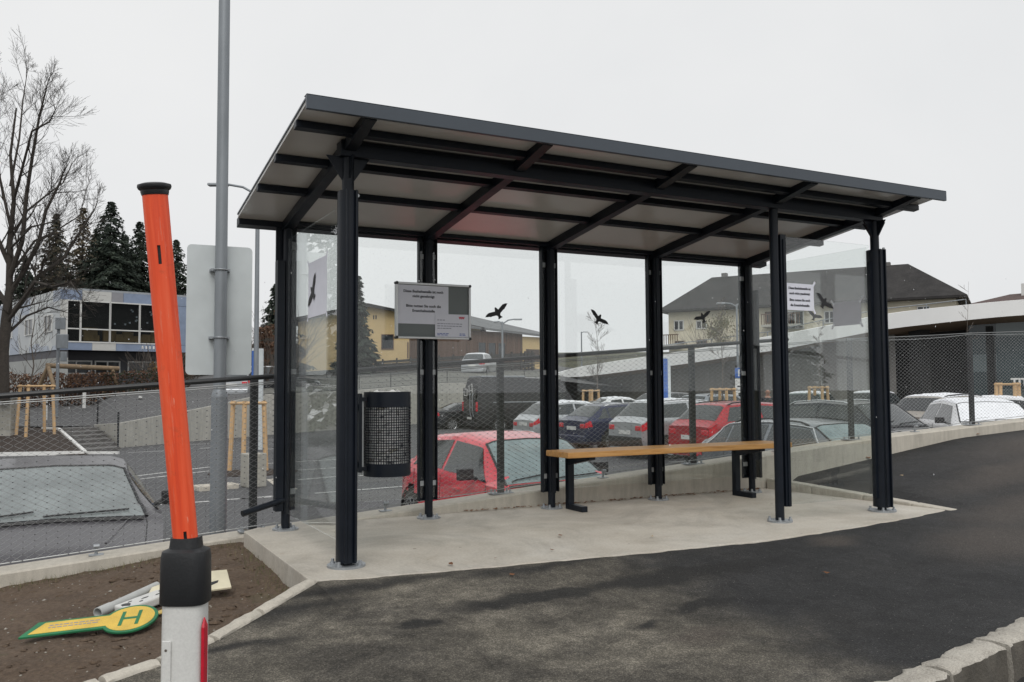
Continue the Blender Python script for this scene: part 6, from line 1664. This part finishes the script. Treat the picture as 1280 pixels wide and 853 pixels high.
needle=[pm('spruce_needles_dark',(.016,.026,.018),.9,.3,3),pm('spruce_needles',(.03,.042,.028),.9,.3,3)]
larch=[pm('larch_twig',(.085,.07,.045),.9,.3,3),pm('larch_twig_pale',(.13,.105,.07),.9,.3,3)]
def conifer(px_,D,zg,ytop,wpx,label,seed,cols=needle,dens=1.0,name='spruce',world=None,snow=False):
    rr=random.Random(seed)
    if world: b=Vector(world[:3]); H=world[3]; Wd=world[4]
    else: b=gp(px_,D,zg); H=zat(px_,ytop,D)-zg; Wd=wpx/F_PX*D/2*2.35
    SC=1.0 if D>1 else .8
    root=empty(name,b,0,label,'tree'); mb=MB(); mb.tube((0,0,0),(0,0,H*.97),H*.016+.05,.02,n=8,cap=False); mb.build('trunk',M['bark'],root,smooth=True,ang=None)
    mb=MB(); z=H*.06; gap=.42 if D<200 else .6
    while z<H*.985:
        t=z/H; rad=Wd*(1-t)**.95*rr.uniform(.68,1.12)+.04; nb=int((7+13*(1-t))*dens)+3
        for k in range(nb):
            a=rr.uniform(0,2*pi); L=rad*rr.uniform(.62,1.12); d=Vector((cos(a),sin(a),0)); side=Vector((-sin(a),cos(a),0)); droop=-.28*L-.05
            mb.tube((0,0,z),Vector((0,0,z+droop*.9))+d*L*.92,.02,.008,n=3,cap=False,mi=0)
            m_=max(3,int(L/.22*dens))
            for i in range(m_):
                f=((i+rr.random())/m_)**.65; 
                p=d*(L*f)+Vector((0,0,z+droop*f*(.6+.4*f)+ .10*L*max(0,f-.75)))+side*rr.gauss(0,.10+.05*L*(1-f)); s=rr.uniform(.35,.75)*SC*(1.12-.7*t)
                tip=p+d*s*.8+side*rr.uniform(-.6,.6)*s+Vector((0,0,-s*rr.uniform(.1,.7))); w_=side*s*.3+Vector((0,0,rr.uniform(-.08,.08)))
                mb.add([p-w_,tip,p+w_+Vector((0,0,.03))],[(0,1,2)],0 if rr.random()<.55 else 1)
                mb.add([p+Vector((0,0,.05)),p+side*s*.8*rr.choice((-1,1))+d*s*.3-Vector((0,0,s*.5)),p-Vector((0,0,s*.55))],[(0,1,2)],0 if rr.random()<.6 else 1)
                if snow and rr.random()<.35: mb.add([p-w_*1.2+Vector((0,0,.05)),tip+Vector((0,0,.06)),p+w_*1.2+Vector((0,0,.07))],[(0,1,2)],2)
        z+=.36*rr.uniform(.7,1.2)*(.55+.5*(1-t))
    mb.build('crown',list(cols)+([M['snow']] if snow else []),root); return root
conifer(135,80,1,244,96,'tall dark spruce, the highest of the group behind the blue and white building',1)
conifer(172,84,1,272,90,'dark spruce left of the orange marker, second from the right in its group',2)
conifer(218,88,1,296,70,'dark spruce right of the orange marker at the end of the group',3)
conifer(100,88,1,252,70,'thin brownish larch between the bare tree and the tall dark spruce',4,larch,.55,name='larch')
conifer(66,84,1,262,74,'brownish dark spruce behind the branches of the bare tree',5,[larch[0],needle[0]],.9)
conifer(118,92,1,280,80,'dark spruce filling the gap behind the thin larch',41)
conifer(154,92,1,292,80,'dark spruce behind, between the tall spruce and its right neighbour',42)
conifer(196,90,1,300,76,'dark spruce directly behind the orange snow marker',43)
conifer(28,80,1,318,80,'dark spruce low behind the trunk of the bare tree',6)
conifer(345,62,1.4,352,52,'dark spruce standing left of the yellow house behind the shelter post',7)
conifer(446,64,2,340,30,'dark spruce at the gable of the yellow house, half behind the front left post',8)
if 0: conifer(398,68,2,300,60,'dark spruce seen through the left side glass',9)
# trees outside the frame that the glass mirrors
conifer(0,0,0,0,0,'tall snow dusted spruce left of the view, mirrored in the side glass',31,dens=.8,world=(-9.5,30,-.4,17,4.6),snow=True)
conifer(0,0,0,0,0,'snow dusted spruce further left of the view, mirrored in the side glass',32,dens=.7,world=(-16,44,-.2,16,4.5),snow=True)
conifer(0,0,0,0,0,'dark spruce across the road behind the viewpoint, mirrored in the front glass',33,dens=.7,world=(33,-28,.2,6.4,1.8))
if 0: conifer(0,0,0,0,0,'second dark spruce across the road behind the viewpoint',34,dens=.7,world=(40,-27,.2,11,3.4))

# ------------------------------------------------------------ light snowfall
mb=MB(); rr=random.Random(77)
for k in range(420):
    x=rr.uniform(-60,1340); y=rr.uniform(330,600); D=rr.uniform(4.5,22); c=CAM+ray(x,y)*D; r=.0030*(D/6)**.55*rr.uniform(.7,1.4)
    mb.add([c+Vector(q)*r for q in ((1,0,0),(-1,0,0),(0,1,0),(0,-1,0),(0,0,1.4),(0,0,-1.4))],[(0,2,4),(2,1,4),(1,3,4),(3,0,4),(2,0,5),(1,2,5),(3,1,5),(0,3,5)])
o=mb.build('snowflakes',M['snow']); tag(o,'sparse tiny snowflakes falling in the air','snowfall',kind='stuff')

# ------------------------------------------------------------ camera, sky, sun
cd=bpy.data.cameras.new('camera'); cam=bpy.data.objects.new('camera',cd); COL.objects.link(cam); scene.camera=cam
cd.sensor_width=36; cd.sensor_fit='HORIZONTAL'; cd.lens=F_PX/1280*36; cd.clip_end=1500; cd.clip_start=.05
mat=Matrix(((RT.x,UP.x,-FW.x,CAM.x),(RT.y,UP.y,-FW.y,CAM.y),(RT.z,UP.z,-FW.z,CAM.z),(0,0,0,1))); cam.matrix_world=mat
w=bpy.data.worlds.new('World'); scene.world=w; w.use_nodes=True; nt=w.node_tree; bg=nt.nodes['Background']
sky=nt.nodes.new('ShaderNodeTexSky'); sky.sky_type='NISHITA'; sky.sun_disc=False; sky.sun_elevation=RD(48); sky.sun_rotation=RD(200); sky.air_density=1.0; sky.dust_density=4
hs=nt.nodes.new('ShaderNodeHueSaturation'); hs.inputs['Saturation'].default_value=.04; nt.links.new(sky.outputs[0],hs.inputs['Color'])
v=coords(nt,'Generated'); c1=noise(nt,v,1.6,5,.55,.3)
cl=ramp(nt,c1,[(.3,(7.9,8.05,8.2)),(.7,(8.8,8.86,8.9))])
# even cloud layer over the (nearly hidden) clear sky
for e,cval in ((0,(.775,.785,.80)),(1,(.865,.87,.875))): pass
mx=mixc(nt,.0,(1,1,1),(1,1,1)); 
m_=nt.nodes[-1]; m_.inputs[0].default_value=.93; nt.links.new(hs.outputs[0],m_.inputs[6]); nt.links.new(cl,m_.inputs[7]); nt.links.new(m_.outputs[2],bg.inputs[0]); bg.inputs[1].default_value=.1
sd=bpy.data.lights.new('sun','SUN'); sd.energy=1.4; sd.angle=RD(40); sd.color=(1,.97,.93); so=bpy.data.objects.new('sun',sd); COL.objects.link(so)
so.rotation_euler=(RD(42),0,RD(-20)); so.location=(0,-10,20)
vs=scene.view_settings; vs.view_transform='Standard'; vs.look='None'; vs.exposure=0; vs.gamma=1; vs.use_curve_mapping=False
scene.render.resolution_x=1024; scene.render.resolution_y=682
scene.cycles.transparent_max_bounces=24; scene.cycles.max_bounces=8
